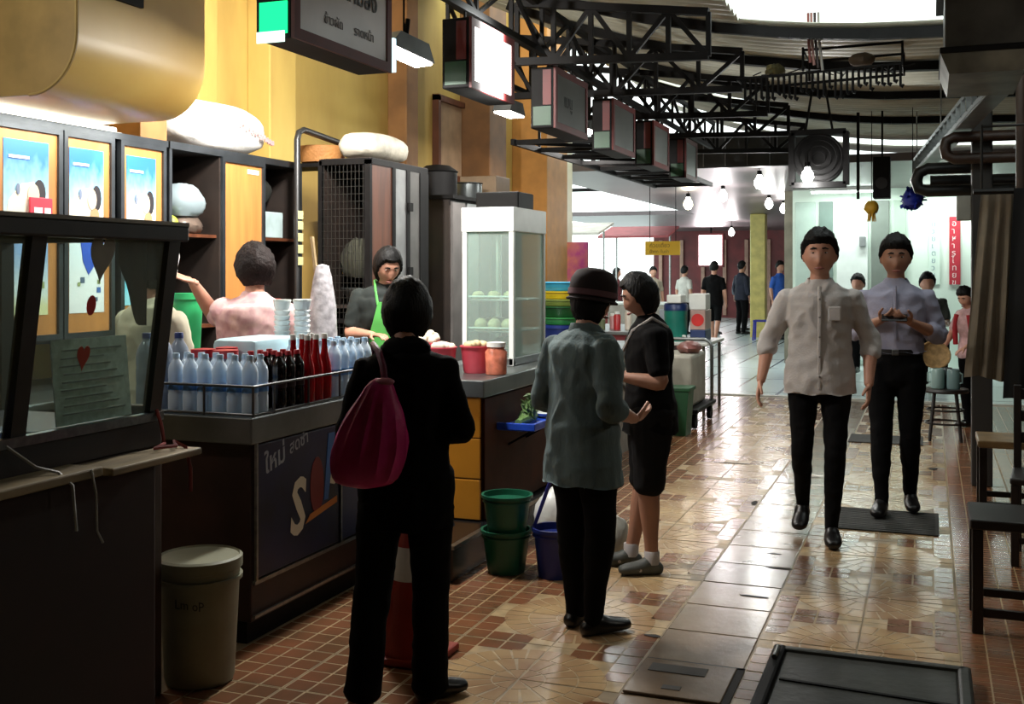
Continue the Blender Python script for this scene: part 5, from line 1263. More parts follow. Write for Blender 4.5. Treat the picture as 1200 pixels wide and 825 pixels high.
flood((-3.12,5.38,2.98),'flood lamp at the edge of the exhaust hood above the drinks',80,(-4.6,7.2,2.4))
flood((-3.0,7.9,2.75),'flood lamp glowing above the white glass cabinet',30,(-3.0,7.9,0))
flood((-3.2,10.6,2.95),'flood lamp lighting the stall past the dark cabinet',30,(-3.2,10.6,0))
flood((-3.75,2.75,2.75),'added unseen fill lamp brightening the hood end and show case paper',7,(-3.9,4.4,1.9))  # added outside the view to brighten the hood end plate and the paper
# hanging rack with rows of hooks
rk2 = T('hook_rack', 'black wire rack with a row of dangling hooks under the roof', 'rack', (-.75,8.3,3.0))
part('rail', MB().tube([(-1.32,8.15,2.95),(-.18,8.15,2.99),(-.18,8.6,2.99),(-1.32,8.6,2.95)],.011,6,True), m_black, rk2)
part('rail', MB().tube([(-.85,8.15,3.13),(-.18,8.15,3.14),(-.18,8.6,3.14),(-.85,8.6,3.13)],.010,6,True), m_black, rk2)
for x,y in ((-.18,8.15),(-.18,8.6),(-.85,8.15),(-.85,8.6)): part('upright', MB().cyl((x,y,2.98),(x,y,3.15),.009,n=6), m_black, rk2)
rr = random.Random(11)
for k in range(28):
    x = -1.26+k*.0395; h = rr.uniform(.12,.20); z = 2.955+.04*(x+1.3)/1.1
    part('hook', MB().tube([(x,8.15,z),(x,8.15,z-h),(x+.012,8.14,z-h-.012),(x+.022,8.14,z-h+.008)],.010,5), m_black, rk2)
for k in range(18):
    x = -1.2+k*.06; part('wire', MB().cyl((x,8.15,2.97),(x+rr.uniform(-.08,.08),8.6,2.97+rr.uniform(0,.12)),.005,n=5), m_black, rk2)
put('cloth_lump', lumpy((-.46,8.35,3.07),(.09,.10,.05),.2,4,2,flat_bottom=False), M('dusty_tan_cloth',(.48,.42,.36),.9), 'dusty tan cloth bundle caught in the hook rack', 'cloth')
put('leaf_lump', lumpy((-1.07,8.35,3.03),(.07,.10,.05),.3,4,5,flat_bottom=False), M('dusty_olive_leaf',(.42,.40,.26),.9), 'dusty olive dried leaves stuffed in the hook rack', 'leaves')
for k,(dx,c) in enumerate(((0,(.52,.30,.28)),(.022,(.62,.45,.42)),(.045,(.22,.18,.18)),(.07,(.60,.58,.55)))):
    solo('hanging_cable', MB().tube([(-.80+dx,8.0,3.36+.0*k),(-.80+dx,8.02,3.2),(-.79+dx*1.2,8.05,3.02-.02*k)],.010,6), M('cable_%d' % k,c,.5), ['dull red','pale pink','black','whitish'][k]+' cable hanging from the roof to the hook rack', 'cable', smooth=True)
# boxed ceiling fan
fn = T('box_fan', 'square framed black fan hanging over the lane', 'fan', (-.935,10.3,2.33))
fx,fy,fz = -.935,10.3,2.56
f = MB(); h = .235
for a,b in (((-h,-h),(h,-h)),((h,-h),(h,h)),((h,h),(-h,h)),((-h,h),(-h,-h))):
    f.bar((fx+a[0],fy,fz+a[1]),(fx+b[0],fy,fz+b[1]),.05,.14,(0,1,0))
part('frame', f, m_black, fn)
for r_ in (.06,.11,.16,.205): part('guard_ring', MB().tube([(fx+r_*math.cos(2*PI*k/24),fy-.07,fz+r_*math.sin(2*PI*k/24)) for k in range(24)],.0045,5,True), m_black, fn)
for k in range(5):
    a = 2*PI*k/5; pts = [(fx+math.cos(a+da)*r_,fy+dy,fz+math.sin(a+da)*r_) for r_,da,dy in ((.03,-.4,-.01),(.18,-.30,-.03),(.19,.22,.02),(.03,.4,.01))]
    part('blade', MB().add(pts+[(p[0],p[1]+.006,p[2]) for p in pts],[(0,1,2,3),(7,6,5,4),(0,4,5,1),(1,5,6,2),(2,6,7,3),(3,7,4,0)]), M('fan_blade',(.18,.18,.19),.4), fn)
part('shroud', MB().lathe([(.205,-.06),(.225,-.06),(.225,.08),(.205,.08)],28,(fx,fy,fz),'y'), m_black, fn)
part('motor', MB().lathe([(.004,.03),(.09,.03),(.09,.12),(.004,.13)],16,(fx,fy,fz),'y'), m_black, fn)
part('hub', MB().cyl((fx,fy-.05,fz),(fx,fy+.05,fz),.045), m_black, fn)
for sx in (-.12,.12): part('hanger', MB().bar((fx+sx,fy,fz+.24),(fx+sx*.4,fy,3.25),.02), m_black, fn)
# bare bulb lamps
def bulb(x,y,z,top,label,energy,glow=14,r=.05,col=(1,1,.97)):
    t = T('bulb_lamp', label, 'lamp', (x,y,z))
    part('bulb', MB().lathe([(.004,-r*1.3),(r*.6,-r*1.1),(r,-r*.3),(r*.9,r*.4),(r*.45,r*1.1),(r*.4,r*1.5),(.004,r*1.5)],14), EM('bulb_glow_%d' % glow,col,glow), t, True, False)
    part('socket', MB().cyl((0,0,r*1.4),(0,0,r*2.2),r*.45,n=10), m_black, t, True, False)
    part('cord', MB().cyl((0,0,r*2.2),(0,0,top-z),.006,n=5), m_black, t, True, False)
    l = lamp('POINT',(0,0,-r*1.6),energy,col,r); l.parent = t
    return t
bulb(-1.02,10.15,2.40,2.60,'bare bulb glowing just below the box fan',42,16,.055)
bulb(1.25,4.3,2.45,3.16,'added unseen bulb brightening the duct, hatch and stools at the right',14,12,.05,(1,.93,.82))  # extra bulb out of view, put in to light the duct face and stools
bulb(-2.10,14.8,2.72,2.9,'bulb glowing under the hall ceiling behind the dark fascia',20,20,.07)
bulb(-3.05,17.5,2.74,2.9,'bulb glowing in the pink lit part of the hall ceiling',24,20,.07,(1,.92,.93))
bulb(-2.66,19.9,2.74,2.9,'bulb glowing near the maroon post',22,20,.07)
bulb(-2.60,21.5,2.74,2.9,'smaller bulb glowing behind the one near the maroon post',22,20,.07)
bulb(-3.85,18.7,2.70,2.9,'warm bulb glowing near the hall edge',18,14,.08,(1,.95,.78))
bulb(-5.0,30.0,2.6,2.9,'bulb glowing far down the hall over the crowd',60,20,.08,(1,.9,.9))
# tubes that wash the pale wall
for k,x in enumerate((-1.2,.4)):
    t = T('tube_light', ('fluorescent tube above the wall panels','fluorescent tube above the vertical red notice')[k], 'lamp', (x,18.5,2.82))
    part('housing', MB().box((x-.62,18.46,2.84),(x+.62,18.54,2.90)), m_white, t); part('tube', MB().cyl((x-.6,18.5,2.825),(x+.6,18.5,2.825),.016,n=8), EM('hall_tube_glow',(.93,1,.96),14), t)
    lamp('AREA',(x,18.45,2.80),20,(.92,1,.95),1.2,.06,(0,0,0),parent=t)
# steel duct box, cable tray, pipes on the right
dt = T('duct_box', 'grimy stainless duct box hanging under the roof at the right', 'duct', (.25,6.4,2.55))
m_grime = M('grimy_steel',(.52,.50,.44),.45,.3,var=.4,scale=4)
part('box', MB().bbox((.07,6.05,2.68),(.47,6.85,3.06),.008), M('dark_grimy_steel',(.30,.29,.27),.45,.4,var=.35,scale=5), dt)
part('flange', MB().bbox((.045,6.02,2.655),(.49,6.88,2.685),.005), m_black, dt)
part('skirt', MB().prism([(.05,2.655),(.485,2.655),(.44,2.55),(.09,2.55)], 6.04,6.86,'y'), m_grime, dt)
part('flange', MB().bbox((.03,6.0,3.03),(.51,6.9,3.06),.005), m_black, dt)
for x in (.10,.44): part('hanger', MB().cyl((x,6.2,3.05),(x,6.2,3.2),.012,n=6), m_black, dt)
ct = T('cable_tray', 'slotted steel cable tray running along under the roof', 'cable tray', (.1,9.3,2.6))
A = Vector((.31,6.9,2.63)); B = Vector((-.15,12.2,2.62))
for dz in (-.045,.085): part('rail', MB().bar(A+V(0,0,dz),B+V(0,0,dz),.02,.03), m_steel, ct)
for k in range(19):
    p = A.lerp(B,k/18); part('rung', MB().bar(p+V(0,0,-.04),p+V(0,0,.08),.03,.02), m_steel, ct)
part('floor_strip', MB().bar(A+V(.06,0,-.06),B+V(.06,0,-.06),.12,.006), M('tray_zinc',(.46,.46,.45),.4,.6), ct)
for k in (.05,.5,.95):
    p = A.lerp(B,k); part('hanger', MB().cyl(p+V(0,0,.09),(p.x,p.y,3.17),.006,n=5), m_steel, ct)
m_pipe = M('black_iron_pipe',(.09,.085,.08),.45,.3); m_bpipe = M('brown_iron_pipe',(.20,.12,.07),.5,var=.3)
def pipe(path,r,mat,label): return solo('pipe', MB().tube(path,r,12), mat, label, 'pipe', smooth=True)
pipe([(1.69,9.0,2.16),(-.02,9.0,2.16),(-.08,9.0,2.18),(-.10,9.0,2.24),(-.08,9.0,2.30),(-.02,9.0,2.33),(.3,9.0,2.33)],.045,m_pipe,'thick black pipe crossing low above the pale wall view')
pipe([(1.69,9.3,2.25),(.0,9.3,2.25)],.05,m_pipe,'second black pipe just behind the thick crossing pipe')
pipe([(1.69,8.6,2.36),(.16,8.6,2.36),(.11,8.6,2.39),(.10,8.6,2.44),(.11,8.6,2.49),(.16,8.6,2.515),(1.69,8.6,2.515)],.04,m_bpipe,'brown pipe loop bent back on itself at the right')
pipe([(.55,7.0,3.1),(.55,7.0,2.78),(.58,7.0,2.70),(.66,7.0,2.66),(1.69,7.0,2.66)],.055,M('tan_duct',(.45,.34,.18),.6),'tan elbow duct hanging at the right')
pipe([(.55,7.9,3.15),(.55,7.9,2.0)],.03,m_bpipe,'thin brown drop pipe in front of the pipe loop')
put('junction_box', MB().bbox((.18,8.7,1.92),(.282,8.78,2.10),.008), M('pale_junction_grey',(.55,.54,.50),.5), 'pale grey switch box on the post beside the curtain', 'box', smooth=False)
solo('right_post', MB().bbox((.28,8.66,0),(.42,8.82,3.15),.01), M('dark_post_paint',(.14,.12,.10),.6), 'dark square steel post beside the curtain', 'post')
hx = T('speaker_box', 'black speaker box hanging under the roof before the pale wall', 'speaker', (-.5,12,2.3))
part('cabinet', MB().bbox((-.55,11.9,2.30),(-.38,12.15,2.72),.01), m_black, hx); part('grille', MB().lathe([(.004,0),(.06,0),(.06,.01),(.004,.012)],14,(-.465,11.895,2.45),'y'), M('speaker_cone',(.14,.14,.14),.7), hx); part('hanger', MB().bar((-.46,12,2.72),(-.46,12,3.2),.02), m_black, hx)
solo('drop_rod', MB().bar((-.70,12.05,2.3),(-.70,12.05,3.2),.03), m_black, 'black steel rod hanging beside the speaker box', 'rod')
pm = T('blue_pompom', 'ragged blue plastic pompom hanging from the pipe', 'decoration', (-.16,11.5,2.25))
rr = random.Random(6); mb_blue = M('blue_plastic_strip',(.08,.14,.52),.4)
part('core', lumpy((0,0,0),(.10,.10,.10),.3,5,3,flat_bottom=False), mb_blue, pm, True, False)
for k in range(26):
    d = V(rr.gauss(0,1),rr.gauss(0,1),rr.gauss(0,1)).normalized(); q = d.orthogonal().normalized()*.02
    part('strip', MB().add([d*.06-q,d*.06+q,d*.14+q*.6,d*.14-q*.6,d*.10+V(0,0,.006)],[(0,1,4),(1,2,4),(2,3,4),(3,0,4)]), mb_blue, pm, False, False)
part('cord', MB().cyl((0,0,.08),(0,0,.9),.004,n=5), m_black, pm, True, False)
yo = T('yellow_ornament', 'yellow tasselled ornament hanging before the pale wall', 'decoration', (-.55,11.7,2.16))
part('knot', lumpy((0,0,.03),(.07,.07,.07),.25,4,8,flat_bottom=False), M('gold_cloth',(.72,.56,.12),.6), yo, True, False)
for k in range(6): part('tassel', MB().cyl((.02*math.cos(k),.02*math.sin(k),0),(.04*math.cos(k),.04*math.sin(k),-.11),.012,.005,n=6), M('gold_cloth',(.72,.56,.12),.6), yo, True, False)
part('cord', MB().cyl((0,0,.08),(0,0,1.0),.004,n=5), m_black, yo, True, False)
# ================================================================== LANE FLOOR, RIGHT SIDE, FAR STALLS
hc = T('floor_hatch', 'dark metal floor hatch cover with raised rim in the lane', 'hatch', (-.22,4.0,0))
m_hatch = M('dark_hatch_metal',(.17,.17,.14),.5,.2,var=.3,scale=5,bump=.25,bscale=24)
part('plate', MB().bbox((-.54,3.3,.002),(.10,4.50,.045),.012), m_hatch, hc)
part('rim', MB().bbox((-.585,3.28,.002),(-.535,4.53,.062),.012), m_black, hc); part('rim', MB().bbox((-.585,4.49,.002),(.135,4.535,.058),.012), m_hatch, hc); part('rim', MB().bbox((.095,3.28,.002),(.145,4.53,.058),.012), m_hatch, hc)
part('hinge', MB().cyl((-.56,4.34,.07),(-.56,4.46,.07),.010), m_steel, hc)
part('groove', MB().bar((-.52,4.18,.047),(.09,4.13,.047),.018,.006), m_black, hc)
mt = T('rubber_mat', 'dark rubber mat lying flat across the lane tiles', 'mat', (-.27,7.24,0))
part('mat', MB().bbox((-.58,6.94,.002),(.05,7.56,.010),.004), M('grey_rubber',(.25,.25,.24),.8,bump=.4,bscale=120), mt)
for k in range(12): part('rib', MB().box((-.56,6.97+k*.05,.010),(.03,6.985+k*.05,.013)), M('grey_rubber',(.25,.25,.24),.8,bump=.4,bscale=120), mt)
solo('rubber_mat', MB().bbox((-.70,10.5,.002),(-.06,11.0,.010),.004), M('grey_rubber',(.25,.25,.24),.8), 'farther dark mat on the lane behind the two men', 'mat')
# loose drain cover with slot near the hatch
dv = T('drain_cover', 'stone drain cover with dark slot sunk in the lane', 'drain cover', (-.87,4.15,0))
part('slab', MB().bbox((-1.06,3.96,.0025),(-.70,4.33,.012),.004), m_slab, dv); part('slot', MB().bbox((-1.02,4.19,.0125),(-.80,4.275,.0145),.001), M('slot_dark',(.20,.18,.16),.7), dv)
part('slot', MB().bbox((-.93,4.02,.0125),(-.86,4.06,.0145),.001), M('slot_dark',(.20,.18,.16),.7), dv)
part('edge_gap', MB().box((-.70,3.96,.002),(-.672,4.35,.006)), m_gap, dv); part('edge_gap', MB().box((-1.06,4.33,.002),(-.672,4.352,.006)), m_gap, dv)
rr = random.Random(21)
for k,(x,y,w,h) in enumerate(((-1.10,7.5,.05,.16),(-.74,5.9,.14,.03),(-.78,5.35,.16,.03),(-.80,6.2,.10,.02),(-.12,4.62,.05,.06),(-1.5,9.0,.30,.04),(.02,9.3,.10,.10),(-.85,8.6,.18,.03),(-1.1,4.62,.10,.04))):
    pts = [(x+w*.5*math.cos(a)*rr.uniform(.6,1.1), y+h*.5*math.sin(a)*rr.uniform(.6,1.1)) for a in [2*PI*q/9 for q in range(9)]]
    solo('floor_chip', MB().prism(pts,.0022,.0034,'z'), m_gap, 'dark chip worn into the lane floor tiles', 'chip', 'dark chips in the lane tiles')
# stools and table at the right
m_stool = M('dark_stool_wood',(.10,.065,.05),.45,var=.3,scale=8)
def stool(x,y,w,h,label,seat=m_stool,rz=0,leg=.045):
    t = T('wooden_stool', label, 'stool', (x,y,0), rz); q = w/2
    part('seat', MB().bbox((-q,-q,h-.045),(q,q,h),.008), seat, t, False, False)
    for a in (-1,1):
        for b in (-1,1): part('leg', MB().bbox((a*(q-leg/2-.008)-leg/2,b*(q-leg/2-.008)-leg/2,0),(a*(q-leg/2-.008)+leg/2,b*(q-leg/2-.008)+leg/2,h-.045),.004), m_stool, t, False, False)
    for a in (-1,1):
        part('stretcher', MB().box((-q+.03,a*(q-.035)-.012,.07),(q-.03,a*(q-.035)+.012,.105)), m_stool, t, False, False)
        part('stretcher', MB().box((a*(q-.035)-.012,-q+.03,h*.55),(a*(q-.035)+.012,q-.03,h*.55+.035)), m_stool, t, False, False)
    return t
stool(.36,5.33,.40,.49,'dark wooden stool beside the floor hatch')
stool(.50,7.75,.44,.49,'wooden stool with pale worn seat in front of the dark curtain', M('worn_seat_wood',(.60,.48,.30),.5,var=.35,scale=5))
ch = T('wooden_chair', 'dark wooden chair with slatted back beside the worn stool', 'chair', (.62,6.55,0), -.1)
part('seat', MB().bbox((-.21,-.21,.43),(.21,.21,.465),.01), m_stool, ch, False, False)
for a in (-.185,.185):
    part('leg', MB().bbox((a-.02,-.20,0),(a+.02,-.16,.43),.004), m_stool, ch, False, False); part('leg', MB().bbox((a-.02,.165,0),(a+.02,.205,.92),.004), m_stool, ch, False, False)
for z in (.60,.72,.84): part('back_slat', MB().bbox((-.17,.175,z),(.17,.195,z+.06),.005), m_stool, ch, False, False)
for z in (.12,.25): part('stretcher', MB().box((-.17,-.19,z),(.17,-.17,z+.03)), m_stool, ch, False, False)
tbl = T('dining_table', 'dark dining table against the right wall behind the curtain', 'table', (1.2,8.0,0))
part('top', MB().bbox((.80,6.9,.70),(1.66,9.3,.74),.01), m_stool, tbl)
for x,y in ((.86,7.0),(1.6,7.0),(.86,9.2),(1.6,9.2)): part('leg', MB().bbox((x-.03,y-.03,0),(x+.03,y+.03,.70),.005), m_stool, tbl)
rs = T('round_stool', 'round wooden stool with thin splayed legs holding a tray', 'stool', (.13,10.95,0))
part('seat', MB().lathe([(.005,.44),(.20,.44),(.21,.455),(.20,.475),(.005,.475)],26), m_stool, rs, True, False)
for k in range(4):
    a = PI/4+k*PI/2; part('leg', MB().cyl((.13*math.cos(a),.13*math.sin(a),.44),(.19*math.cos(a),.19*math.sin(a),0),.016,.014,n=8), m_stool, rs, True, False)
for z,r_ in ((.16,.175),(.28,.16)): part('ring_stretcher', MB().tube([(r_*math.cos(2*PI*k/20),r_*math.sin(2*PI*k/20),z) for k in range(20)],.009,6,True), m_stool, rs, True, False)
for k,(dx,dy,c) in enumerate(((-.065,-.005,(.62,.72,.70)),(.07,-.03,(.50,.60,.60)),(.01,.115,(.30,.34,.34)))):
    t = T('water_jug', ('pale','greyish','dark')[k]+' plastic jug standing on the round stool', 'jug', (.13+dx,10.95+dy,.476), (PI,-.5,1.5)[k])
    part('body', MB().lathe([(.004,0),(.055,0),(.06,.02),(.058,.16),(.05,.18),(.045,.18),(.05,.155),(.004,.15)],16), GLASS('jug_plastic_%d' % k,c,.35,.2,c), t, True, False)
    part('handle', MB().tube([(.055,0,.15),(.085,0,.14),(.085,0,.06),(.056,0,.05)],.008,6), GLASS('jug_plastic_%d' % k,c,.35,.2,c), t, True, False)
bs = T('straw_basket', 'round straw basket held by the child', 'basket', (.04,11.64,.72))
part('bowl', MB().lathe([(.01,-.03),(.09,-.025),(.14,.03),(.135,.035),(.085,-.015),(.01,-.02)],22), M('straw',(.62,.50,.32),.8,var=.3,scale=20), bs, True, False); part('rim', MB().tube([(.14*math.cos(2*PI*k/22),.14*math.sin(2*PI*k/22),.035) for k in range(22)],.010,6,True), M('straw',(.62,.50,.32),.8,var=.3,scale=20), bs, True, False)
bs.rotation_euler = (1.1,0,.2)
# hanging cloths at the right edge
def drape(name, x0,x1,y,z0,z1,mat,label,flare=.1,amp=.03,nf=5,lean=0):
    nx,nz = 40,14; vs = []; fs = []
    for lay in (0,1):
        for j in range(nz+1):
            t = j/nz; z = z1+(z0-z1)*t; a = x0-flare*t+lean*t; b = x1+lean*t
            for i in range(nx+1):
                u = i/nx; vs.append((a+(b-a)*u, y+amp*(.3+.7*t)*math.sin(u*nf*2*PI+1.5*t)+.02*noise.noise(V(u*4,t*3,y))+.008*lay, z+.015*math.sin(u*9)*t))
    st = (nx+1)*(nz+1)
    for lay in (0,1):
        for j in range(nz):
            for i in range(nx):
                q = lay*st+j*(nx+1)+i; f = (q,q+1,q+nx+2,q+nx+1); fs.append(f if lay else f[::-1])
    for i in range(nx): fs += [(i,st+i,st+i+1,i+1),(nz*(nx+1)+i,nz*(nx+1)+i+1,st+nz*(nx+1)+i+1,st+nz*(nx+1)+i)]
    for j in range(nz): fs += [(j*(nx+1),(j+1)*(nx+1),st+(j+1)*(nx+1),st+j*(nx+1)),(j*(nx+1)+nx,st+j*(nx+1)+nx,st+(j+1)*(nx+1)+nx,(j+1)*(nx+1)+nx)]
    return solo(name, MB().add(vs,fs), mat, label, 'curtain', smooth=True)
drape('hanging_cloth', .30,.62,7.53,.88,2.06,M('dull_beige_cloth',(.50,.45,.38),.9,var=.2,scale=4),'dull beige cloth hanging from a rail at the right',.10)
drape('hanging_cloth', .48,1.15,7.44,.765,2.06,M('black_cloth',(.045,.045,.05),.9),'black cloth hanging in front of the beige cloth',.02,.03,4,-.04)
cr2 = solo('curtain_rail', MB().cyl((.25,7.48,2.045),(1.69,7.48,2.045),.018,n=8), m_pipe, 'black rail carrying the hanging cloths', 'rail', smooth=True)
part('hanger', MB().cyl((.30,7.48,2.04),(.30,7.48,2.46),.008,n=6).cyl((.30,7.48,2.45),(1.69,7.48,2.45),.008,n=6), m_pipe, cr2, True)
# notices on the pale wall
nr_ = T('wall_notice', 'tall red vertical notice with white characters on the pale wall', 'notice', (.37,18.98,1.35))
part('board', MB().bbox((.285,18.965,1.34),(.45,18.995,2.42),.004), M('notice_red',(.74,.20,.26),.5), nr_)
for k,c in enumerate('อาหารไทยข้าวแกง'[:9]): text('lettering', c, .13, ink('notice_white',(.92,.86,.85)), (.32,18.963,2.27-k*.117), '-y', nr_)
n2 = T('wall_notice', 'pale vertical notice with grey blue characters on the pale wall', 'notice', (.06,18.98,1.35))
part('board', MB().bbox((-.02,18.975,1.34),(.15,18.995,2.42),.004), M('notice_pale',(.84,.92,.87),.5,var=.05), n2)
for k,c in enumerate('กวยเตยวหมน'[:9]): text('lettering', c, .12, ink('notice_blue',(.52,.62,.66)), (.015,18.973,2.27-k*.117), '-y', n2)
solo('wall_fixture', MB().bbox((-1.08,18.86,1.95),(-.98,18.95,2.12),.01), M('fixture_grey',(.50,.52,.52),.5), 'small grey fixture on the white wall panel', 'fixture')
# hand trolley with bins
ht = T('hand_trolley', 'steel hand trolley with arched handle loaded with boxes', 'trolley', (-2.3,11.2,0))
part('deck', MB().bbox((-2.75,10.75,.16),(-2.12,11.75,.20),.01), m_black, ht)
part('handle', MB().tube([(-2.68,11.72,.2),(-2.68,11.72,.78),(-2.64,11.72,.83),(-2.24,11.72,.83),(-2.18,11.72,.80),(-2.16,11.72,.74),(-2.16,11.72,.2)],.018,8), m_steel, ht, True)
for x in (-2.68,-2.17):
    for y in (10.85,11.65): part('wheel', MB().cyl((x-.02,y,.075),(x+.02,y,.075),.073,n=16), m_black, ht, True)
for x in (-2.68,-2.17):
    for y in (10.85,11.65): part('caster_fork', MB().box((x-.03,y-.02,.075),(x+.03,y+.02,.165)), m_steel, ht)
put('white_crate', MB().bbox((-2.70,10.85,.205),(-2.20,11.6,.72),.03), M('grey_white_crate',(.62,.61,.56),.6,var=.15), 'grey white crate on the hand trolley', 'crate', smooth=False)
put('wrapped_meat', lumpy((-2.3,11.25,.77),(.12,.2,.07),.2,4,2), M('pinkish_wrap',(.50,.32,.30),.4,bump=.4,bscale=20), 'pinkish wrapped bundle on top of the trolley crate', 'bundle')
gbn = T('green_waste_bin', 'dark green plastic bin on the floor in front of the trolley', 'bin', (-2.26,10.45,0))
part('body', MB().prism([(-.11,0),(.11,0),(.14,.44),(-.14,.44)],-.13,.13,'y'), M('bin_green',(.08,.30,.16),.5,var=.2), gbn, False, False); part('rim', MB().bbox((-.155,-.145,.42),(.155,.145,.455),.006), M('bin_green',(.08,.30,.16),.5), gbn, False, False)
# next stall beyond the glass cabinet
st2 = T('stall_counter', 'steel topped stall counter beyond the yellow counter', 'counter', (-2.8,8.9,0))
part('body', MB().box((-3.3,7.9,0),(-2.45,10.1,.84)), M('dull_white_panel',(.60,.58,.54),.6,var=.2), st2); part('top', MB().bbox((-3.33,7.87,.84),(-2.42,10.13,.90),.006), m_stain, st2)
for z,h,r_,c,nm in ((.90,.22,.17,(.08,.16,.42),'navy blue'),(1.125,.055,.18,(.20,.55,.28),'bright green'),(1.185,.085,.18,(.06,.28,.12),'dark green'),(1.275,.05,.18,(.55,.62,.30),'olive green'),(1.33,.06,.18,(.85,.72,.12),'yellow'),(1.395,.07,.19,(.20,.62,.78),'turquoise')):
    t = T('plastic_tub', nm+' plastic tub in the colourful stack beyond the glass cabinet', 'tub', (-2.78,8.55,z))
    part('body', MB().lathe([(.004,0),(r_*.85,0),(r_,h*.9),(r_*.96,h*.9),(r_*.8,h*.15),(.004,h*.12)],24), M('tub_'+nm.replace(' ','_'),c,.4), t, True, False)
    part('rim', MB().lathe([(r_*.95,h*.88),(r_*1.07,h*.88),(r_*1.07,h),(r_*.95,h)],24), M('tub_'+nm.replace(' ','_'),c,.4), t, True, False)
st3 = T('stall_counter', 'maroon stall counter under the yellow hanging sign', 'counter', (-3.4,13,0))
part('body', MB().box((-4.1,12.0,0),(-2.95,13.7,.84)), M('maroon_cloth_front',(.46,.12,.14),.7,var=.25), st3); part('top', MB().bbox((-4.12,11.98,.84),(-2.9,13.72,.88),.006), m_stain, st3)
stb = T('stall_counter', 'low pale stall table beside the hand trolley', 'counter', (-2.75,12.4,0))
part('top', MB().bbox((-2.88,11.95,.74),(-2.25,13.0,.775),.008), m_white, stb)
for x,y in ((-2.84,12.0),(-2.3,12.0),(-2.84,12.95),(-2.3,12.95)): part('leg', MB().cyl((x,y,0),(x,y,.74),.018,n=8), m_steel, stb)
tc = T('drink_cooler', 'teal green drink cooler with navy lid on the low stall table', 'cooler', (-2.65,12.2,.776))
part('body', MB().lathe([(.004,0),(.12,0),(.125,.02),(.13,.34),(.004,.34)],22), M('teal_plastic',(.08,.46,.40),.4), tc, True, False); part('lid', MB().lathe([(.004,.34),(.135,.34),(.135,.40),(.12,.42),(.004,.42)],22), M('navy_plastic',(.08,.18,.38),.4), tc, True, False); part('tap', MB().cyl((.1,-.08,.06),(.13,-.12,.06),.015,n=8), m_white, tc, True, False)
put('white_box', MB().bbox((-2.72,12.05,1.20),(-2.56,12.35,1.29),.01), m_white, 'small white box on the navy lidded cooler', 'box', smooth=False)
rbx = put('red_tin', MB().bbox((-2.5,12.25,.776),(-2.33,12.6,.90),.006), M('navy_tin',(.10,.20,.40),.4), 'navy tin at the bottom of the pile beside the cooler', 'tin', smooth=False)
rb2 = put('red_tin', MB().bbox((-2.5,12.25,.902),(-2.33,12.6,1.12),.006), M('pale_red_tin',(.72,.60,.56),.4), 'pale tin with a red disc on the pile beside the cooler', 'tin', smooth=False)
part('red_disc', MB().cyl((-2.415,12.25,1.01),(-2.415,12.244,1.01),.07,n=20), M('disc_red',(.80,.12,.10),.5), rb2)
put('white_box', MB().bbox((-2.52,12.28,1.122),(-2.33,12.55,1.30),.01), m_white, 'white box on top of the tin with the red disc', 'box', smooth=False)
ys_ = T('hanging_sign', 'yellow hanging sign board over the far stalls', 'sign', (-3.32,14.5,1.77))
part('board', MB().bbox((-3.56,14.48,1.765),(-3.09,14.51,1.95),.004), M('sign_yellow',(.88,.72,.14),.5,var=.06), ys_)
text('lettering','ก๋วยเตี๋ยว',.075,ink('sign_olive_ink',(.50,.40,.08)),(-3.50,14.478,1.87),'-y',ys_); text('lettering','น้ำตก ต้มยำ',.055,ink('sign_olive_ink',(.50,.40,.08)),(-3.50,14.478,1.795),'-y',ys_)
for x in (-3.5,-3.15): part('cord', MB().cyl((x,14.5,1.95),(x,14.5,2.9),.005,n=5), m_black, ys_)
put('pink_board', MB().bbox((-4.5,13.75,1.30),(-4.14,13.80,1.93),.006), M('magenta_print',(.66,.24,.52),.5,var=.3,scale=6,col2=(.80,.50,.40)), 'magenta printed board standing on the stall by the orange column', 'board', smooth=False)
solo('board_post', MB().bbox((-4.36,13.81,0),(-4.28,13.87,1.6),.004), m_steel, 'steel post behind the magenta board', 'post')
rr = random.Random(33)
cols = [((.70,.18,.20),'red'),((.85,.82,.76),'white'),((.30,.42,.62),'blue'),((.80,.60,.18),'amber'),((.42,.46,.34),'olive'),((.75,.55,.55),'rose')]
for k in range(10):
    c,nm = cols[k%6]; x = -3.98+.105*k; h = .12+.03*(k%4)
    t = T('condiment_jar', nm+' %s jar on the maroon stall counter' % ('tall' if k%4 > 1 else 'short') + (' beside the shop till' if k > 5 else ''), 'jar', (x,12.3+.1*(k%3),.881), 0, 'condiment jars on the maroon stall')
    part('body', MB().lathe([(.004,0),(.04,0),(.042,h*.9),(.03,h),(.004,h)],12), M('jar_'+nm,c,.35), t, True, False); part('lid', MB().lathe([(.004,h),(.034,h),(.034,h+.03),(.004,h+.03)],12), m_white, t, True, False)
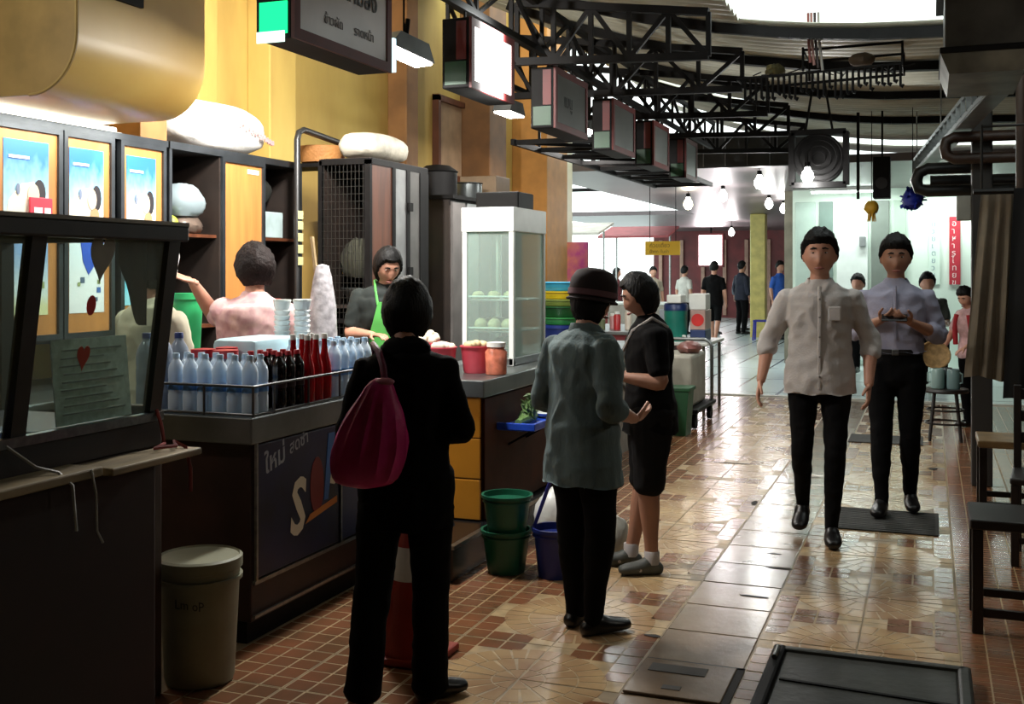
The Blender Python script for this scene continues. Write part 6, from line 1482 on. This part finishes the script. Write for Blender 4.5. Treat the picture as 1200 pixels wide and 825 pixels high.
put('till_box', MB().bbox((-3.0,12.9,.881),(-2.92,13.3,1.10),.01), M('till_grey',(.62,.66,.70),.5), 'grey shop till on the maroon stall counter', 'till', smooth=False)
sg = T('lit_sign', 'glowing white shop sign in the dark red far end', 'sign', (-6.3,34,1.7))
part('box', MB().bbox((-6.72,34.0,1.68),(-5.9,34.15,2.72),.01), m_red, sg); part('lit_face', MB().box((-6.66,33.985,1.74),(-5.96,34.0,2.66)), EM('far_sign_glow',(1,.93,.95),5), sg)
part('hanger', MB().bar((-6.3,34.07,2.72),(-6.3,34.07,2.9),.05), m_black, sg)
lamp('AREA',(-6.3,33.9,2.2),60,(1,.9,.92),.7,.9,(PI/2,0,PI),parent=sg)
bls = T('plastic_stool', 'blue plastic stool beside the man in royal blue', 'stool', (-3.55,25.3,0))
part('seat', MB().bbox((-.17,-.17,.42),(.17,.17,.46),.02), M('stool_blue',(.16,.18,.62),.5), bls, False, False)
for a in (-.14,.14):
    for b in (-.14,.14): part('leg', MB().bar((a*1.15,b*1.15,0),(a,b,.42),.035), M('stool_blue',(.16,.18,.62),.5), bls, False, False)
# far stalls in front of the bright opening
for k,(x,y,w,c,lab) in enumerate(((-6.6,19.5,2.0,(.55,.20,.20),'red fronted stall in the bright opening'),(-5.4,21.5,1.2,(.62,.60,.56),'pale fronted stall beside the red one in the bright opening'))):
    t = T('food_stall', lab, 'stall', (x,y,0))
    part('body', MB().box((-w/2,-.4,0),(w/2,.4,.9)), M('stall_front_%d' % k,c,.6,var=.2), t, False, False); part('top', MB().bbox((-w/2-.03,-.43,.9),(w/2+.03,.43,.94),.01), m_white, t, False, False)
    for a in (-w/2+.05,w/2-.05): part('post', MB().cyl((a,.3,.94),(a,.3,2.3),.02,n=6), m_steel, t, True, False)
    part('awning', MB().prism([(-.55,2.2),(.45,2.42),(.45,2.46),(-.55,2.24)],-w/2-.1,w/2+.1,'x'), M('stall_awning_%d' % k,((.80,.78,.74),(.62,.30,.32))[k],.7), t, False, False)
